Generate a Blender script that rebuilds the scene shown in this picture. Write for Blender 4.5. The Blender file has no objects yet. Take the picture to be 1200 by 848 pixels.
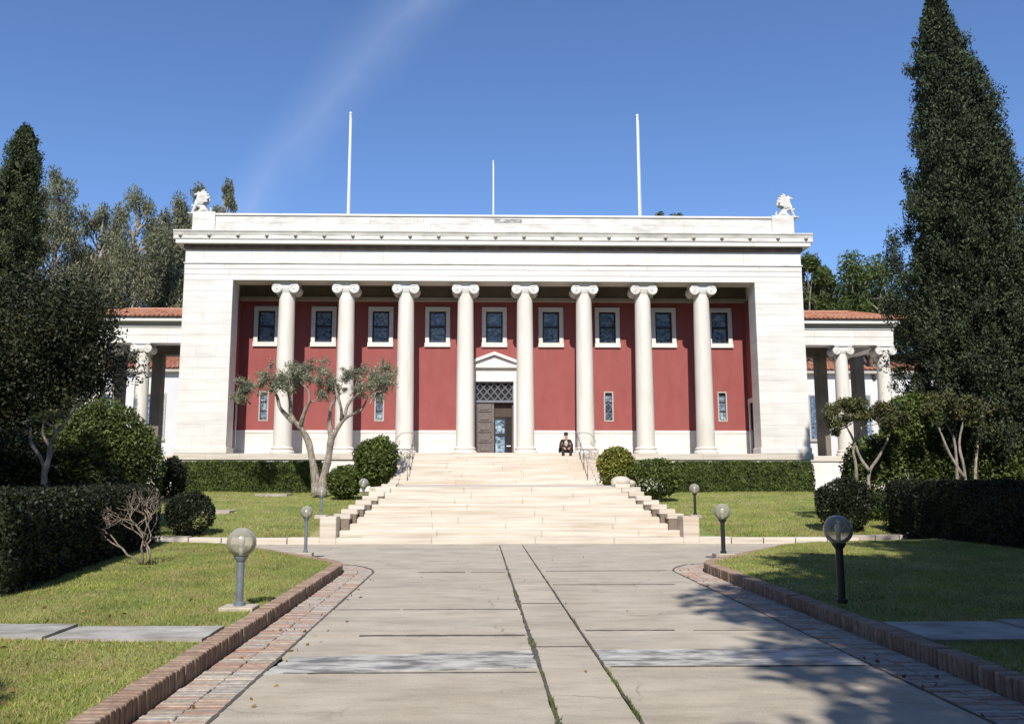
import bpy, bmesh, math, random
import numpy as np
from mathutils import Vector
random.seed(7); rng = np.random.default_rng(7)
S = bpy.context.scene; COL = S.collection
R = math.radians
# ------------------------------------------------------------------ camera
EYE = 1.6; YAW = R(1.2); PITCH = R(7.9); FPX = 980.0; CX = 580.0; CY = 424.0
cd = bpy.data.cameras.new('camera'); cam = bpy.data.objects.new('camera', cd); COL.objects.link(cam)
cam.location = (0, 0, EYE); cam.rotation_euler = (R(90)+PITCH, 0, -YAW)
cd.sensor_width = 36; cd.lens = 36*FPX/1200; cd.shift_x = (600-CX)/1200; cd.clip_start = .05; cd.clip_end = 3000
S.camera = cam
# ------------------------------------------------------------------ sky and sun
SUN_EL = R(43); SUN_AZ = R(4)            # sun behind the camera, slightly to its left
w = bpy.data.worlds.new('World'); S.world = w; w.use_nodes = True
nt = w.node_tree; N = nt.nodes; L = nt.links; N.clear()
out = N.new('ShaderNodeOutputWorld'); bg = N.new('ShaderNodeBackground'); sky = N.new('ShaderNodeTexSky')
sky.sky_type = 'NISHITA'; sky.sun_disc = False; sky.sun_elevation = SUN_EL; sky.sun_rotation = R(180)+SUN_AZ
sky.altitude = 300; sky.air_density = 1.0; sky.dust_density = 0.2; sky.ozone_density = 5.0
bg.inputs[1].default_value = .108
def _ray(px, py):
    f = Vector((math.sin(YAW)*math.cos(PITCH), math.cos(YAW)*math.cos(PITCH), math.sin(PITCH)))
    r = Vector((math.cos(YAW), -math.sin(YAW), 0)); u = r.cross(f)
    return f*FPX + r*(px-CX) + u*(CY-py)
def at(px, py, Y):                       # world point seen at a pixel of the photograph at depth Y
    d = _ray(px, py); return Vector((d.x*Y/d.y, Y, EYE + d.z*Y/d.y))
# thin old vapour trail, as part of the sky
a, b = _ray(505, -20).normalized(), _ray(300, 235).normalized()
nrm = a.cross(b).normalized(); along = (b-a).normalized()
tc = N.new('ShaderNodeTexCoord')
noi = N.new('ShaderNodeTexNoise'); noi.inputs['Scale'].default_value = 7; noi.inputs['Detail'].default_value = 6
L.new(tc.outputs['Generated'], noi.inputs['Vector'])
def vm(op, x, v):
    n = N.new('ShaderNodeVectorMath'); n.operation = op; L.new(x, n.inputs[0]); n.inputs[1].default_value = v; return n.outputs['Value']
def mth(op, x, y=None, c=False):
    n = N.new('ShaderNodeMath'); n.operation = op; n.use_clamp = c
    for i, v in enumerate((x, y)):
        if v is None: continue
        if isinstance(v, (int, float)): n.inputs[i].default_value = v
        else: L.new(v, n.inputs[i])
    return n.outputs[0]
d0 = vm('DOT_PRODUCT', tc.outputs['Generated'], nrm)
off = mth('MULTIPLY', mth('SUBTRACT', noi.outputs['Fac'], .5), .085)
dd = mth('ABSOLUTE', mth('ADD', d0, off))
prof = mth('SUBTRACT', 1.0, mth('DIVIDE', dd, .050), True)
prof = mth('POWER', prof, 1.6)
fwd = vm('DOT_PRODUCT', tc.outputs['Generated'], ((a+b)*.5).normalized())
prof = mth('MULTIPLY', prof, mth('MULTIPLY', mth('SUBTRACT', fwd, .80), 6.0, True))
prof = mth('MULTIPLY', prof, mth('MULTIPLY', noi.outputs['Fac'], .24))
mx = N.new('ShaderNodeMix'); mx.data_type = 'RGBA'
L.new(prof, mx.inputs[0]); L.new(sky.outputs[0], mx.inputs[6]); mx.inputs[7].default_value = (6.8, 6.9, 7.4, 1)
tint = N.new('ShaderNodeMix'); tint.data_type = 'RGBA'; tint.blend_type = 'MULTIPLY'; tint.inputs[0].default_value = 1
tint.inputs[7].default_value = (1.05, 1.14, 1.32, 1); L.new(mx.outputs[2], tint.inputs[6]); L.new(tint.outputs[2], bg.inputs[0]); L.new(bg.outputs[0], out.inputs[0])
sl = bpy.data.lights.new('sun', 'SUN'); sun = bpy.data.objects.new('sun', sl); COL.objects.link(sun)
sl.energy = 5.0; sl.angle = R(.53); sl.color = (1, .95, .875)
sd = Vector((math.sin(SUN_AZ)*math.cos(SUN_EL), math.cos(SUN_AZ)*math.cos(SUN_EL), -math.sin(SUN_EL)))
sun.rotation_euler = sd.to_track_quat('-Z', 'Y').to_euler(); sun.location = (-5, -20, 30)
S.view_settings.view_transform = 'Standard'; S.view_settings.look = 'None'; S.view_settings.exposure = .19; S.cycles.diffuse_bounces = 2; S.view_settings.gamma = 1

# ------------------------------------------------------------------ materials
def nodes(name):
    m = bpy.data.materials.new(name); m.use_nodes = True
    return m, m.node_tree.nodes, m.node_tree.links, m.node_tree.nodes['Principled BSDF']
def ramp(N, L, fac, cols):
    r = N.new('ShaderNodeValToRGB'); L.new(fac, r.inputs[0]); e = r.color_ramp.elements
    while len(e) < len(cols): e.new(.5)
    for el, (p, c) in zip(e, cols): el.position = p; el.color = (*c, 1)
    return r.outputs[0]
def coords(N, L, scale=(1, 1, 1), kind='Object', world=False):
    if world:
        g = N.new('ShaderNodeNewGeometry'); src = g.outputs['Position']
    else:
        g = N.new('ShaderNodeTexCoord'); src = g.outputs[kind]
    mp = N.new('ShaderNodeMapping'); mp.inputs['Scale'].default_value = scale; L.new(src, mp.inputs[0]); return mp.outputs[0]
def noise(N, L, vec, scale, detail=4, rough=.55):
    n = N.new('ShaderNodeTexNoise'); n.inputs['Scale'].default_value = scale; n.inputs['Detail'].default_value = detail
    n.inputs['Roughness'].default_value = rough; L.new(vec, n.inputs['Vector']); return n.outputs['Fac']
def mixc(N, L, fac, a, b, mode='MIX'):
    m = N.new('ShaderNodeMix'); m.data_type = 'RGBA'; m.blend_type = mode
    for i, v in ((0, fac), (6, a), (7, b)):
        if isinstance(v, (int, float)): m.inputs[i].default_value = v
        elif isinstance(v, tuple): m.inputs[i].default_value = (*v, 1)
        else: L.new(v, m.inputs[i])
    return m.outputs[2]
def bump(N, L, p, h, s=.2, d=.02):
    b = N.new('ShaderNodeBump'); b.inputs['Strength'].default_value = s; b.inputs['Distance'].default_value = d
    L.new(h, b.inputs['Height']); L.new(b.outputs[0], p.inputs['Normal'])
def stone(name, cols, stretch=(.5, .5, 2.5), scale=2.0, stain=(.55, .48, .38), stain_amt=.35, rough=.6, tint=.10, bs=.25, fine=30, streak=(1, 1, 1), stain_scale=.5):
    m, N, L, p = nodes(name)
    v = coords(N, L, stretch, world=True)
    f = noise(N, L, v, scale, 7, .62); c = ramp(N, L, f, cols)
    v2 = coords(N, L, streak, world=True)
    s = noise(N, L, v2, stain_scale, 6, .65)
    sf = ramp(N, L, s, [(.5, (0, 0, 0)), (.72, (1, 1, 1))])
    sm = N.new('ShaderNodeMath'); sm.operation = 'MULTIPLY'; L.new(sf, sm.inputs[0]); sm.inputs[1].default_value = stain_amt
    c = mixc(N, L, sm.outputs[0], c, stain)
    oi = N.new('ShaderNodeObjectInfo')
    t = ramp(N, L, oi.outputs['Random'], [(0, (1-tint, 1-tint, 1-tint*1.1)), (1, (1, 1, 1))])
    c = mixc(N, L, 1.0, c, t, 'MULTIPLY')
    L.new(c, p.inputs['Base Color']); p.inputs['Roughness'].default_value = rough
    bump(N, L, p, noise(N, L, coords(N, L, world=True), fine, 5), bs, .01)
    return m
M = {}
M['marble'] = stone('marble', [(.3, (.62, .59, .545)), (.5, (.71, .685, .64)), (.7, (.745, .725, .685))], (.35, .35, 2.2), 1.6, stain=(.60, .53, .44), stain_amt=.45, tint=.06, streak=(1.6, 1.6, .5))
M['column_marble'] = stone('column_marble', [(.3, (.61, .565, .49)), (.5, (.70, .655, .585)), (.7, (.735, .70, .64))], (2.0, 2.0, .3), 1.6, stain=(.60, .52, .40), tint=.04)
M['cornice'] = stone('cornice_marble', [(.3, (.50, .47, .42)), (.5, (.66, .63, .57)), (.7, (.76, .73, .68))], (.6, .6, 2.2), 1.6, stain=(.35, .32, .28), stain_amt=.55, tint=.1, stain_scale=1.2, streak=(.8, .8, 2))
M['step'] = stone('step_marble', [(.3, (.42, .35, .275)), (.5, (.58, .52, .44)), (.68, (.66, .615, .545))], (.25, .5, 7), 2.0, stain=(.52, .38, .26), stain_amt=.6, tint=.05, streak=(.25, .5, 1.5), bs=.15)
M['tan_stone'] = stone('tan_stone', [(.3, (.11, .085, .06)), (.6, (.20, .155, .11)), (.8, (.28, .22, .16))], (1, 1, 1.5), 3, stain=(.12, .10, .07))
M['red'] = stone('red_render', [(.3, (.265, .066, .060)), (.5, (.295, .075, .068)), (.7, (.31, .086, .078))], (1.5, 1.5, .5), 1.6, stain=(.25, .085, .075), stain_amt=.5, streak=(2.5, 2.5, .35), stain_scale=1.2, tint=.0, rough=.85, bs=.1)
M['ceiling'] = stone('shaded_brown_plaster', [(.3, (.13, .105, .08)), (.7, (.20, .165, .13))], (1, 1, 1), 1, tint=0, stain_amt=.1, rough=.8)  # brown darkened, the shade under the roofs is put into the colour
M['brown_band'] = stone('brown_moulding', [(.3, (.10, .05, .04)), (.6, (.19, .12, .09)), (.8, (.30, .24, .19))], (2, 1, 1), 1.5, stain=(.2, .16, .12), tint=.0)  # brown colour for the moulding band under the corona
M['shade_marble'] = stone('shaded_wall_marble', [(.3, (.36, .32, .27)), (.7, (.48, .43, .37))], (1, 1, 2), 1, tint=0, stain_amt=.2)  # darker marble copy, portico shade is put into its colour
M['plaster'] = stone('white_plaster', [(.3, (.56, .555, .54)), (.7, (.64, .635, .62))], (1, 1, 1), .6, stain=(.6, .58, .55), stain_amt=.3, tint=0, rough=.8)
M['concrete'] = stone('paving_concrete', [(.25, (.42, .36, .28)), (.5, (.49, .43, .345)), (.75, (.54, .485, .40))], (1, 1, 1), 1.3, stain=(.25, .225, .19), stain_amt=.45, tint=.10, rough=.85, bs=.5, fine=22, streak=(.5, 1.8, 1), stain_scale=.9)
M['strip'] = stone('grey_marble_strip', [(.40, (.17, .165, .155)), (.5, (.40, .385, .355)), (.58, (.56, .54, .50))], (1.1, 3.0, 1), 2.4, stain=(.16, .155, .145), stain_amt=.75, tint=.05, rough=.6, streak=(1, 3, 1), stain_scale=1.6)
M['soil'] = stone('soil', [(.3, (.03, .024, .017)), (.7, (.075, .06, .042))], (1, 1, 1), 6, stain=(.06, .08, .025), stain_amt=.4, tint=0, rough=.95, bs=.8)
M['joint'] = stone('joint_dirt', [(.3, (.05, .045, .038)), (.7, (.13, .115, .095))], (1, 1, 1), 9, stain=(.2, .18, .15), stain_amt=.5, tint=0, rough=.95, bs=.5)
M['weathered'] = stone('weathered_slab', [(.35, (.26, .245, .215)), (.5, (.38, .36, .325)), (.65, (.47, .45, .41))], (1, 2, 1), 2.2, stain=(.16, .15, .12), stain_amt=.6, tint=.1, rough=.9, stain_scale=2)
M['path'] = stone('worn_path', [(.3, (.34, .29, .24)), (.7, (.5, .45, .39))], (1, 1, 1), 1.2, stain=(.3, .22, .16), tint=.15, rough=.9)
def cracked(m):
    N, L = m.node_tree.nodes, m.node_tree.links; p = N['Principled BSDF']
    src = p.inputs['Base Color'].links[0].from_socket
    v = coords(N, L, (1, 1, 1), world=True)
    dn = N.new('ShaderNodeTexNoise'); dn.inputs['Scale'].default_value = 2.6; dn.inputs['Detail'].default_value = 6; L.new(v, dn.inputs['Vector'])
    ad = N.new('ShaderNodeMix'); ad.data_type = 'RGBA'; ad.inputs[0].default_value = .32; L.new(v, ad.inputs[6]); L.new(dn.outputs['Color'], ad.inputs[7])
    vo = N.new('ShaderNodeTexVoronoi'); vo.feature = 'DISTANCE_TO_EDGE'; vo.inputs['Scale'].default_value = .85; L.new(ad.outputs[2], vo.inputs['Vector'])
    line = ramp(N, L, vo.outputs['Distance'], [(0, (1, 1, 1)), (.011, (0, 0, 0))])
    mask = ramp(N, L, noise(N, L, v, .42, 3), [(.50, (0, 0, 0)), (.58, (1, 1, 1))])
    f = N.new('ShaderNodeMath'); f.operation = 'MULTIPLY'; L.new(line, f.inputs[0]); L.new(mask, f.inputs[1])
    f2 = N.new('ShaderNodeMath'); f2.operation = 'MULTIPLY'; L.new(f.outputs[0], f2.inputs[0]); f2.inputs[1].default_value = .55
    c = mixc(N, L, f2.outputs[0], src, (.13, .11, .085))
    blotch = ramp(N, L, noise(N, L, coords(N, L, (.7, 2.2, 1), world=True), 1.9, 8, .72), [(.35, (.80, .79, .77)), (.5, (.97, .97, .96)), (.68, (1.1, 1.09, 1.07))])
    c = mixc(N, L, 1, c, blotch, 'MULTIPLY')
    speck = ramp(N, L, noise(N, L, v, 60, 3, .8), [(.3, (.82, .82, .82)), (.6, (1.05, 1.05, 1.05))]); c = mixc(N, L, 1, c, speck, 'MULTIPLY')
    L.new(c, p.inputs['Base Color'])
cracked(M['concrete'])
def brickmat(name, cols, rough=.85):
    m, N, L, p = nodes(name)
    oi = N.new('ShaderNodeObjectInfo'); gi = N.new('ShaderNodeNewGeometry')
    ad = N.new('ShaderNodeMath'); ad.operation = 'ADD'; L.new(oi.outputs['Random'], ad.inputs[0]); L.new(gi.outputs['Random Per Island'], ad.inputs[1])
    fr = N.new('ShaderNodeMath'); fr.operation = 'FRACT'; L.new(ad.outputs[0], fr.inputs[0])
    n = len(cols); c = ramp(N, L, fr.outputs[0], [(i/n, k) for i, k in enumerate(cols)])
    f = noise(N, L, coords(N, L, world=True), 14, 6, .7)
    c = mixc(N, L, 1, c, ramp(N, L, f, [(.3, (.55, .55, .55)), (.65, (1.1, 1.1, 1.1))]), 'MULTIPLY')
    L.new(c, p.inputs['Base Color']); p.inputs['Roughness'].default_value = rough
    bump(N, L, p, f, .5, .01); return m
M['kerb_brick'] = brickmat('kerb_brick', [(.30, .20, .14), (.36, .26, .185), (.26, .165, .115), (.40, .30, .22), (.33, .22, .16)])
M['gutter_brick'] = brickmat('gutter_brick', [(.43, .31, .235), (.46, .35, .27), (.38, .35, .31), (.50, .43, .35), (.33, .28, .225), (.45, .41, .355), (.40, .25, .185)])
M['tile'] = brickmat('roof_tile', [(.46, .17, .09), (.52, .23, .13), (.36, .13, .08), (.55, .30, .19), (.44, .20, .12)])
def bark(name, col):
    m, N, L, p = nodes(name)
    f = noise(N, L, coords(N, L, (1, 1, .28), world=True), 16, 8, .75); g2 = noise(N, L, coords(N, L, world=True), 2.5, 3)
    c = mixc(N, L, 1, col, ramp(N, L, f, [(.34, (.35, .33, .32)), (.5, (.85, .85, .85)), (.66, (1.35, 1.33, 1.3))]), 'MULTIPLY')
    c = mixc(N, L, 1, c, ramp(N, L, g2, [(.35, (.65, .66, .62)), (.65, (1.15, 1.12, 1.1))]), 'MULTIPLY')
    L.new(c, p.inputs['Base Color']); p.inputs['Roughness'].default_value = .95; bump(N, L, p, f, 1.0, .05); return m
def simple(name, col, rough=.5, metal=0, bumpy=0, spec=None):
    m, N, L, p = nodes(name)
    f = noise(N, L, coords(N, L), 9, 5)
    c = mixc(N, L, 1, col, ramp(N, L, f, [(.3, (.72, .72, .72)), (.7, (1.1, 1.1, 1.1))]), 'MULTIPLY')
    L.new(c, p.inputs['Base Color']); p.inputs['Roughness'].default_value = rough; p.inputs['Metallic'].default_value = metal
    if spec is not None: p.inputs['Specular IOR Level'].default_value = spec
    if bumpy: bump(N, L, p, f, bumpy, .01)
    return m
M['grey_post'] = simple('grey_painted_post', (.20, .23, .27), .4, .2)
M['shaded_post'] = simple('shaded_dark_post', (.02, .021, .024), .45)  # post colour darkened to black, right-hand shade is put into it
M['dark_metal'] = simple('dark_metal', (.035, .035, .04), .5, .3)
M['rail'] = simple('wrought_iron', (.36, .34, .31), .5, .3)
M['pole'] = stone('white_pole', [(.3, (.70, .70, .69)), (.7, (.80, .80, .79))], (1, 1, .3), 2, stain=(.5, .48, .45), stain_amt=.2, tint=.0, rough=.4, bs=0)
M['door'] = simple('weathered_door_leaf', (.165, .135, .125), .55, .1, .3)
M['grille'] = simple('transom_grille', (.20, .21, .24), .5, .2)
M['lattice'] = simple('leaded_lattice', (.26, .30, .33), .6)
M['dark'] = simple('dark_interior', (.012, .010, .009), .8)
M['lining'] = simple('dark_wood_lining', (.07, .04, .028), .6)
M['bulb'] = simple('bulb', (.85, .85, .82), .12)
M['bark'] = bark('grey_bark', (.24, .20, .155))
M['olive_bark'] = bark('olive_bark', (.37, .32, .275))
M['pale_bark'] = bark('pale_bark', (.36, .32, .27))
M['dark_bark'] = bark('dark_bark', (.08, .06, .045))
M['twig'] = bark('bare_twig', (.34, .275, .225))
M['skin'] = simple('skin', (.55, .29, .20), .5)
M['black_cloth'] = simple('black_cloth', (.016, .016, .019), .85, 0, .4)
M['shirt'] = simple('beige_shirt', (.50, .42, .32), .85)
M['hair'] = simple('dark_hair', (.018, .012, .010), .6)
M['shoe'] = simple('shoe', (.02, .018, .016), .4)
def glassy(name):
    m, N, L, p = nodes(name)
    v = coords(N, L, (1, 1, 1.3), world=True)
    f = noise(N, L, v, 5.5, 3)
    c = ramp(N, L, f, [(.35, (.025, .04, .065)), (.5, (.14, .21, .29)), (.65, (.33, .41, .47))])  # blotchy blue puts the sky's reflection into the glass colour
    oi = N.new('ShaderNodeObjectInfo'); c = mixc(N, L, 1, c, ramp(N, L, oi.outputs['Random'], [(0, (.5, .5, .55)), (.5, (.9, .95, 1)), (1, (1.4, 1.35, 1.25))]), 'MULTIPLY')
    L.new(c, p.inputs['Base Color']); p.inputs['Roughness'].default_value = .12; p.inputs['IOR'].default_value = 1.6
    bump(N, L, p, f, .25, .02); return m
M['pane'] = glassy('sky_tinted_glass')
def globe():
    m = bpy.data.materials.new('smoky_globe'); m.use_nodes = True; N = m.node_tree.nodes; L = m.node_tree.links; N.clear()
    o = N.new('ShaderNodeOutputMaterial'); t = N.new('ShaderNodeBsdfTransparent'); t.inputs[0].default_value = (.80, .79, .74, 1)
    d = N.new('ShaderNodeBsdfDiffuse'); d.inputs[0].default_value = (.58, .56, .47, 1)
    g = N.new('ShaderNodeBsdfGlossy'); g.inputs['Roughness'].default_value = .06
    f = N.new('ShaderNodeFresnel'); f.inputs[0].default_value = 1.35
    lw = N.new('ShaderNodeLayerWeight'); lw.inputs[0].default_value = .45
    r = N.new('ShaderNodeMapRange'); L.new(lw.outputs['Facing'], r.inputs[0]); r.inputs[3].default_value = .24; r.inputs[4].default_value = .8
    a = N.new('ShaderNodeMixShader'); L.new(r.outputs[0], a.inputs[0]); L.new(t.outputs[0], a.inputs[1]); L.new(d.outputs[0], a.inputs[2])
    b = N.new('ShaderNodeMixShader'); L.new(f.outputs[0], b.inputs[0]); L.new(a.outputs[0], b.inputs[1]); L.new(g.outputs[0], b.inputs[2])
    L.new(b.outputs[0], o.inputs[0]); return m
M['globe'] = globe()
def leafmat(name, cols, rough=.55, trans=.25, patch=.6, pscale=.8, hi=1.25):
    m, N, L, p = nodes(name)
    g = N.new('ShaderNodeNewGeometry')
    n = len(cols); c = ramp(N, L, g.outputs['Random Per Island'], [(i/max(1, n-1), k) for i, k in enumerate(cols)])
    f = noise(N, L, coords(N, L, world=True), pscale, 4)
    c = mixc(N, L, 1, c, ramp(N, L, f, [(.32, (patch, patch, patch)), (.68, (hi, hi*.98, hi*.9))]), 'MULTIPLY')
    L.new(c, p.inputs['Base Color']); p.inputs['Roughness'].default_value = rough; p.inputs['Specular IOR Level'].default_value = .3
    tr = N.new('ShaderNodeBsdfTranslucent'); L.new(c, tr.inputs[0])
    ms = N.new('ShaderNodeMixShader'); ms.inputs[0].default_value = trans
    o = N['Material Output']; L.new(p.outputs[0], ms.inputs[1]); L.new(tr.outputs[0], ms.inputs[2]); L.new(ms.outputs[0], o.inputs[0])
    return m
M['cypress'] = leafmat('cypress_foliage', [(.034, .050, .022), (.054, .074, .032), (.074, .096, .042), (.095, .11, .05)], rough=.75, trans=.12, patch=.32, pscale=3.4, hi=1.6)
M['conifer'] = leafmat('conifer_foliage', [(.026, .040, .021), (.044, .062, .033), (.060, .080, .043), (.078, .095, .052)], rough=.75, trans=.1, patch=.30, pscale=3.4, hi=1.7)
M['eucalypt'] = leafmat('eucalyptus_foliage', [(.12, .14, .08), (.19, .21, .13), (.26, .27, .18), (.28, .24, .14)], trans=.35)
M['pine'] = leafmat('pine_foliage', [(.05, .08, .02), (.09, .13, .035), (.13, .17, .05)], trans=.2)
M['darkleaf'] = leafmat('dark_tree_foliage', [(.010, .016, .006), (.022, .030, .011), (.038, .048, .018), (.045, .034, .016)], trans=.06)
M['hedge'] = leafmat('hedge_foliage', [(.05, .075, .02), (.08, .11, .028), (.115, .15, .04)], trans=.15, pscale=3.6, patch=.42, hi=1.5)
M['shadedhedge'] = leafmat('shaded_hedge_foliage', [(.010, .014, .007), (.018, .025, .010), (.028, .034, .014)], trans=.05, pscale=2)  # hedge green darkened, shade of the trees is put into the colour
M['shrub'] = leafmat('shrub_foliage', [(.045, .07, .018), (.095, .13, .03), (.16, .19, .05)], trans=.18, pscale=2)
M['yellowshrub'] = leafmat('yellow_green_foliage', [(.09, .12, .02), (.18, .22, .035), (.30, .32, .07), (.28, .17, .06)], trans=.2, pscale=2)
M['olive'] = leafmat('olive_foliage', [(.13, .155, .10), (.21, .24, .16), (.33, .35, .26), (.28, .25, .17)], trans=.15, pscale=2)
M['brownshrub'] = leafmat('brown_green_foliage', [(.045, .058, .02), (.085, .10, .035), (.13, .135, .05), (.15, .12, .06)], trans=.15, pscale=2)
M['blade'] = leafmat('grass_blades', [(.13, .20, .025), (.22, .28, .05), (.33, .34, .09), (.46, .40, .19)], trans=.2, pscale=1.1, patch=.62)
M['brownleaf'] = leafmat('dry_leaves', [(.16, .08, .035), (.26, .15, .06), (.34, .24, .11)], trans=.1)
M['moss'] = leafmat('joint_weeds', [(.05, .07, .015), (.10, .14, .02), (.14, .19, .03)], trans=.15)
def strawy(m):
    N, L = m.node_tree.nodes, m.node_tree.links; p = N['Principled BSDF']; src = p.inputs['Base Color'].links[0].from_socket
    a_ = ramp(N, L, noise(N, L, coords(N, L, (1, .7, 1), world=True), 1.9, 6, .65), [(.46, (0, 0, 0)), (.66, (.75, .75, .75))])
    c = mixc(N, L, a_, src, (.36, .29, .13)); L.new(c, p.inputs['Base Color'])
    for l in list(N['Translucent BSDF'].inputs[0].links): L.remove(l)
    L.new(c, N['Translucent BSDF'].inputs[0])
strawy(M['blade'])
def grassmat():
    m, N, L, p = nodes('lawn_turf'); v = coords(N, L, world=True)
    big = noise(N, L, v, .9, 5, .6); fine = noise(N, L, v, 22, 6, .7)
    c = ramp(N, L, big, [(.33, (.16, .24, .045)), (.5, (.26, .29, .075)), (.66, (.38, .34, .15))])
    c = mixc(N, L, 1, c, ramp(N, L, fine, [(.3, (.5, .5, .5)), (.7, (1.3, 1.3, 1.3))]), 'MULTIPLY')
    L.new(c, p.inputs['Base Color']); p.inputs['Roughness'].default_value = .9; bump(N, L, p, fine, .8, .03); return m
M['lawn'] = grassmat()

# ------------------------------------------------------------------ object helpers
def tag(o, label=None, cat=None, group=None, kind=None):
    for k, v in (('label', label), ('category', cat), ('group', group), ('kind', kind)):
        if v: o[k] = v
    return o
BASE = {}
def link(name, me, mat, parent=None):
    o = bpy.data.objects.new(name, me); COL.objects.link(o)
    if mat is not None and not me.materials: me.materials.append(M[mat] if isinstance(mat, str) else mat)
    if parent is not None: o.parent = parent
    return o
def thing(name, loc, label, cat, group=None, kind=None):
    o = bpy.data.objects.new(name, None); o.empty_display_size = .2; COL.objects.link(o); o.location = loc
    BASE[o.name] = Vector(loc); return tag(o, label, cat, group, kind)
def base_of(p):
    while p is not None:
        if p.name in BASE: return BASE[p.name]
        p = p.parent
    return Vector((0, 0, 0))
class MB:
    """collects shapes in world coordinates; build() links them as one mesh"""
    def __init__(s): s.v = []; s.f = []
    def add(s, vs, fs):
        b = len(s.v); s.v += [tuple(v) for v in vs]; s.f += [tuple(b+i for i in f) for f in fs]; return s
    def box(s, x0, x1, y0, y1, z0, z1, c=0):
        if c <= 0:
            return s.add([(x, y, z) for x in (x0, x1) for y in (y0, y1) for z in (z0, z1)],
                  [(0, 1, 3, 2), (4, 6, 7, 5), (0, 4, 5, 1), (2, 3, 7, 6), (0, 2, 6, 4), (1, 5, 7, 3)])
        vs = []; idx = {}
        X = (x0, x1); Y = (y0, y1); Z = (z0, z1); sg = (1, -1)
        for i in (0, 1):
            for j in (0, 1):
                for k in (0, 1):
                    for ax in range(3):
                        p = [X[i], Y[j], Z[k]]
                        q = [p[0]+sg[i]*c, p[1]+sg[j]*c, p[2]+sg[k]*c]; q[ax] = p[ax]
                        idx[i, j, k, ax] = len(vs); vs.append(q)
        F = []
        for ax in range(3):
            o1, o2 = [t for t in range(3) if t != ax]
            for e in (0, 1):
                loop = []
                for (a_, b_) in ((0, 0), (1, 0), (1, 1), (0, 1)):
                    t = [0, 0, 0]; t[ax] = e; t[o1] = a_; t[o2] = b_; loop.append(idx[(*t, ax)])
                F.append(loop)
            for a_ in (0, 1):
                for b_ in (0, 1):
                    t0 = [0, 0, 0]; t0[o1] = a_; t0[o2] = b_; t1 = list(t0); t1[ax] = 1
                    F.append([idx[(*t0, o1)], idx[(*t1, o1)], idx[(*t1, o2)], idx[(*t0, o2)]])
        for i in (0, 1):
            for j in (0, 1):
                for k in (0, 1): F.append([idx[i, j, k, 0], idx[i, j, k, 1], idx[i, j, k, 2]])
        return s.add(vs, F)
    def prism(s, pts, z0, z1):
        n = len(pts); vs = [(p[0], p[1], z0) for p in pts]+[(p[0], p[1], z1) for p in pts]
        fs = [tuple(range(n))[::-1], tuple(range(n, 2*n))]+[(i, (i+1) % n, n+(i+1) % n, n+i) for i in range(n)]
        return s.add(vs, fs)
    def prismy(s, pts, y0, y1):           # outline in x,z pushed along y
        n = len(pts); vs = [(p[0], y0, p[1]) for p in pts]+[(p[0], y1, p[1]) for p in pts]
        return s.add(vs, [tuple(range(n)), tuple(range(n, 2*n))[::-1]]+[(i, (i+1) % n, n+(i+1) % n, n+i) for i in range(n)])
    def prismx(s, pts, x0, x1):           # outline in y,z pushed along x
        n = len(pts); vs = [(x0, p[0], p[1]) for p in pts]+[(x1, p[0], p[1]) for p in pts]
        return s.add(vs, [tuple(range(n)), tuple(range(n, 2*n))[::-1]]+[(i, (i+1) % n, n+(i+1) % n, n+i) for i in range(n)])
    def lathe(s, x, y, prof, n=32, axis='z'):
        vs = []; k = len(prof)
        for (r, h) in prof:
            for i in range(n):
                t = 2*math.pi*i/n
                if axis == 'z': vs.append((x+r*math.cos(t), y+r*math.sin(t), h))
                else: vs.append((x+r*math.cos(t), h, y+r*math.sin(t)))
        fs = [(j*n+i, j*n+(i+1) % n, (j+1)*n+(i+1) % n, (j+1)*n+i) for j in range(k-1) for i in range(n)]
        fs += [tuple(range(n))[::-1], tuple(range((k-1)*n, k*n))]
        return s.add(vs, fs)
    def tube(s, pts, rad, n=8):
        pts = [Vector(p) for p in pts]; k = len(pts)
        rad = rad if isinstance(rad, (list, tuple)) else [rad]*k
        vs = []; up = Vector((.13, .21, 1)).normalized()
        prev = None
        for i, p in enumerate(pts):
            t = (pts[min(i+1, k-1)]-pts[max(i-1, 0)]).normalized()
            if prev is None:
                q = up if abs(t.dot(up)) < .95 else Vector((1, 0, 0)); a_ = t.cross(q).normalized()
            else: a_ = (prev - t*prev.dot(t)).normalized()
            prev = a_; b_ = t.cross(a_)
            for j in range(n):
                th = 2*math.pi*j/n; vs.append(p+(a_*math.cos(th)+b_*math.sin(th))*rad[i])
        fs = [(j*n+i, j*n+(i+1) % n, (j+1)*n+(i+1) % n, (j+1)*n+i) for j in range(k-1) for i in range(n)]
        fs += [tuple(range(n))[::-1], tuple(range((k-1)*n, k*n))]
        return s.add(vs, fs)
    def ball(s, c, r, n=16, m=10, sc=(1, 1, 1)):
        prof = [(max(.0005, math.sin(math.pi*j/m)), -math.cos(math.pi*j/m)) for j in range(m+1)]
        vs = [(c[0]+a_*math.cos(2*math.pi*i/n)*r*sc[0], c[1]+a_*math.sin(2*math.pi*i/n)*r*sc[1], c[2]+h*r*sc[2]) for a_, h in prof for i in range(n)]
        return s.add(vs, [(j*n+i, j*n+(i+1) % n, (j+1)*n+(i+1) % n, (j+1)*n+i) for j in range(m) for i in range(n)])
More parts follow.
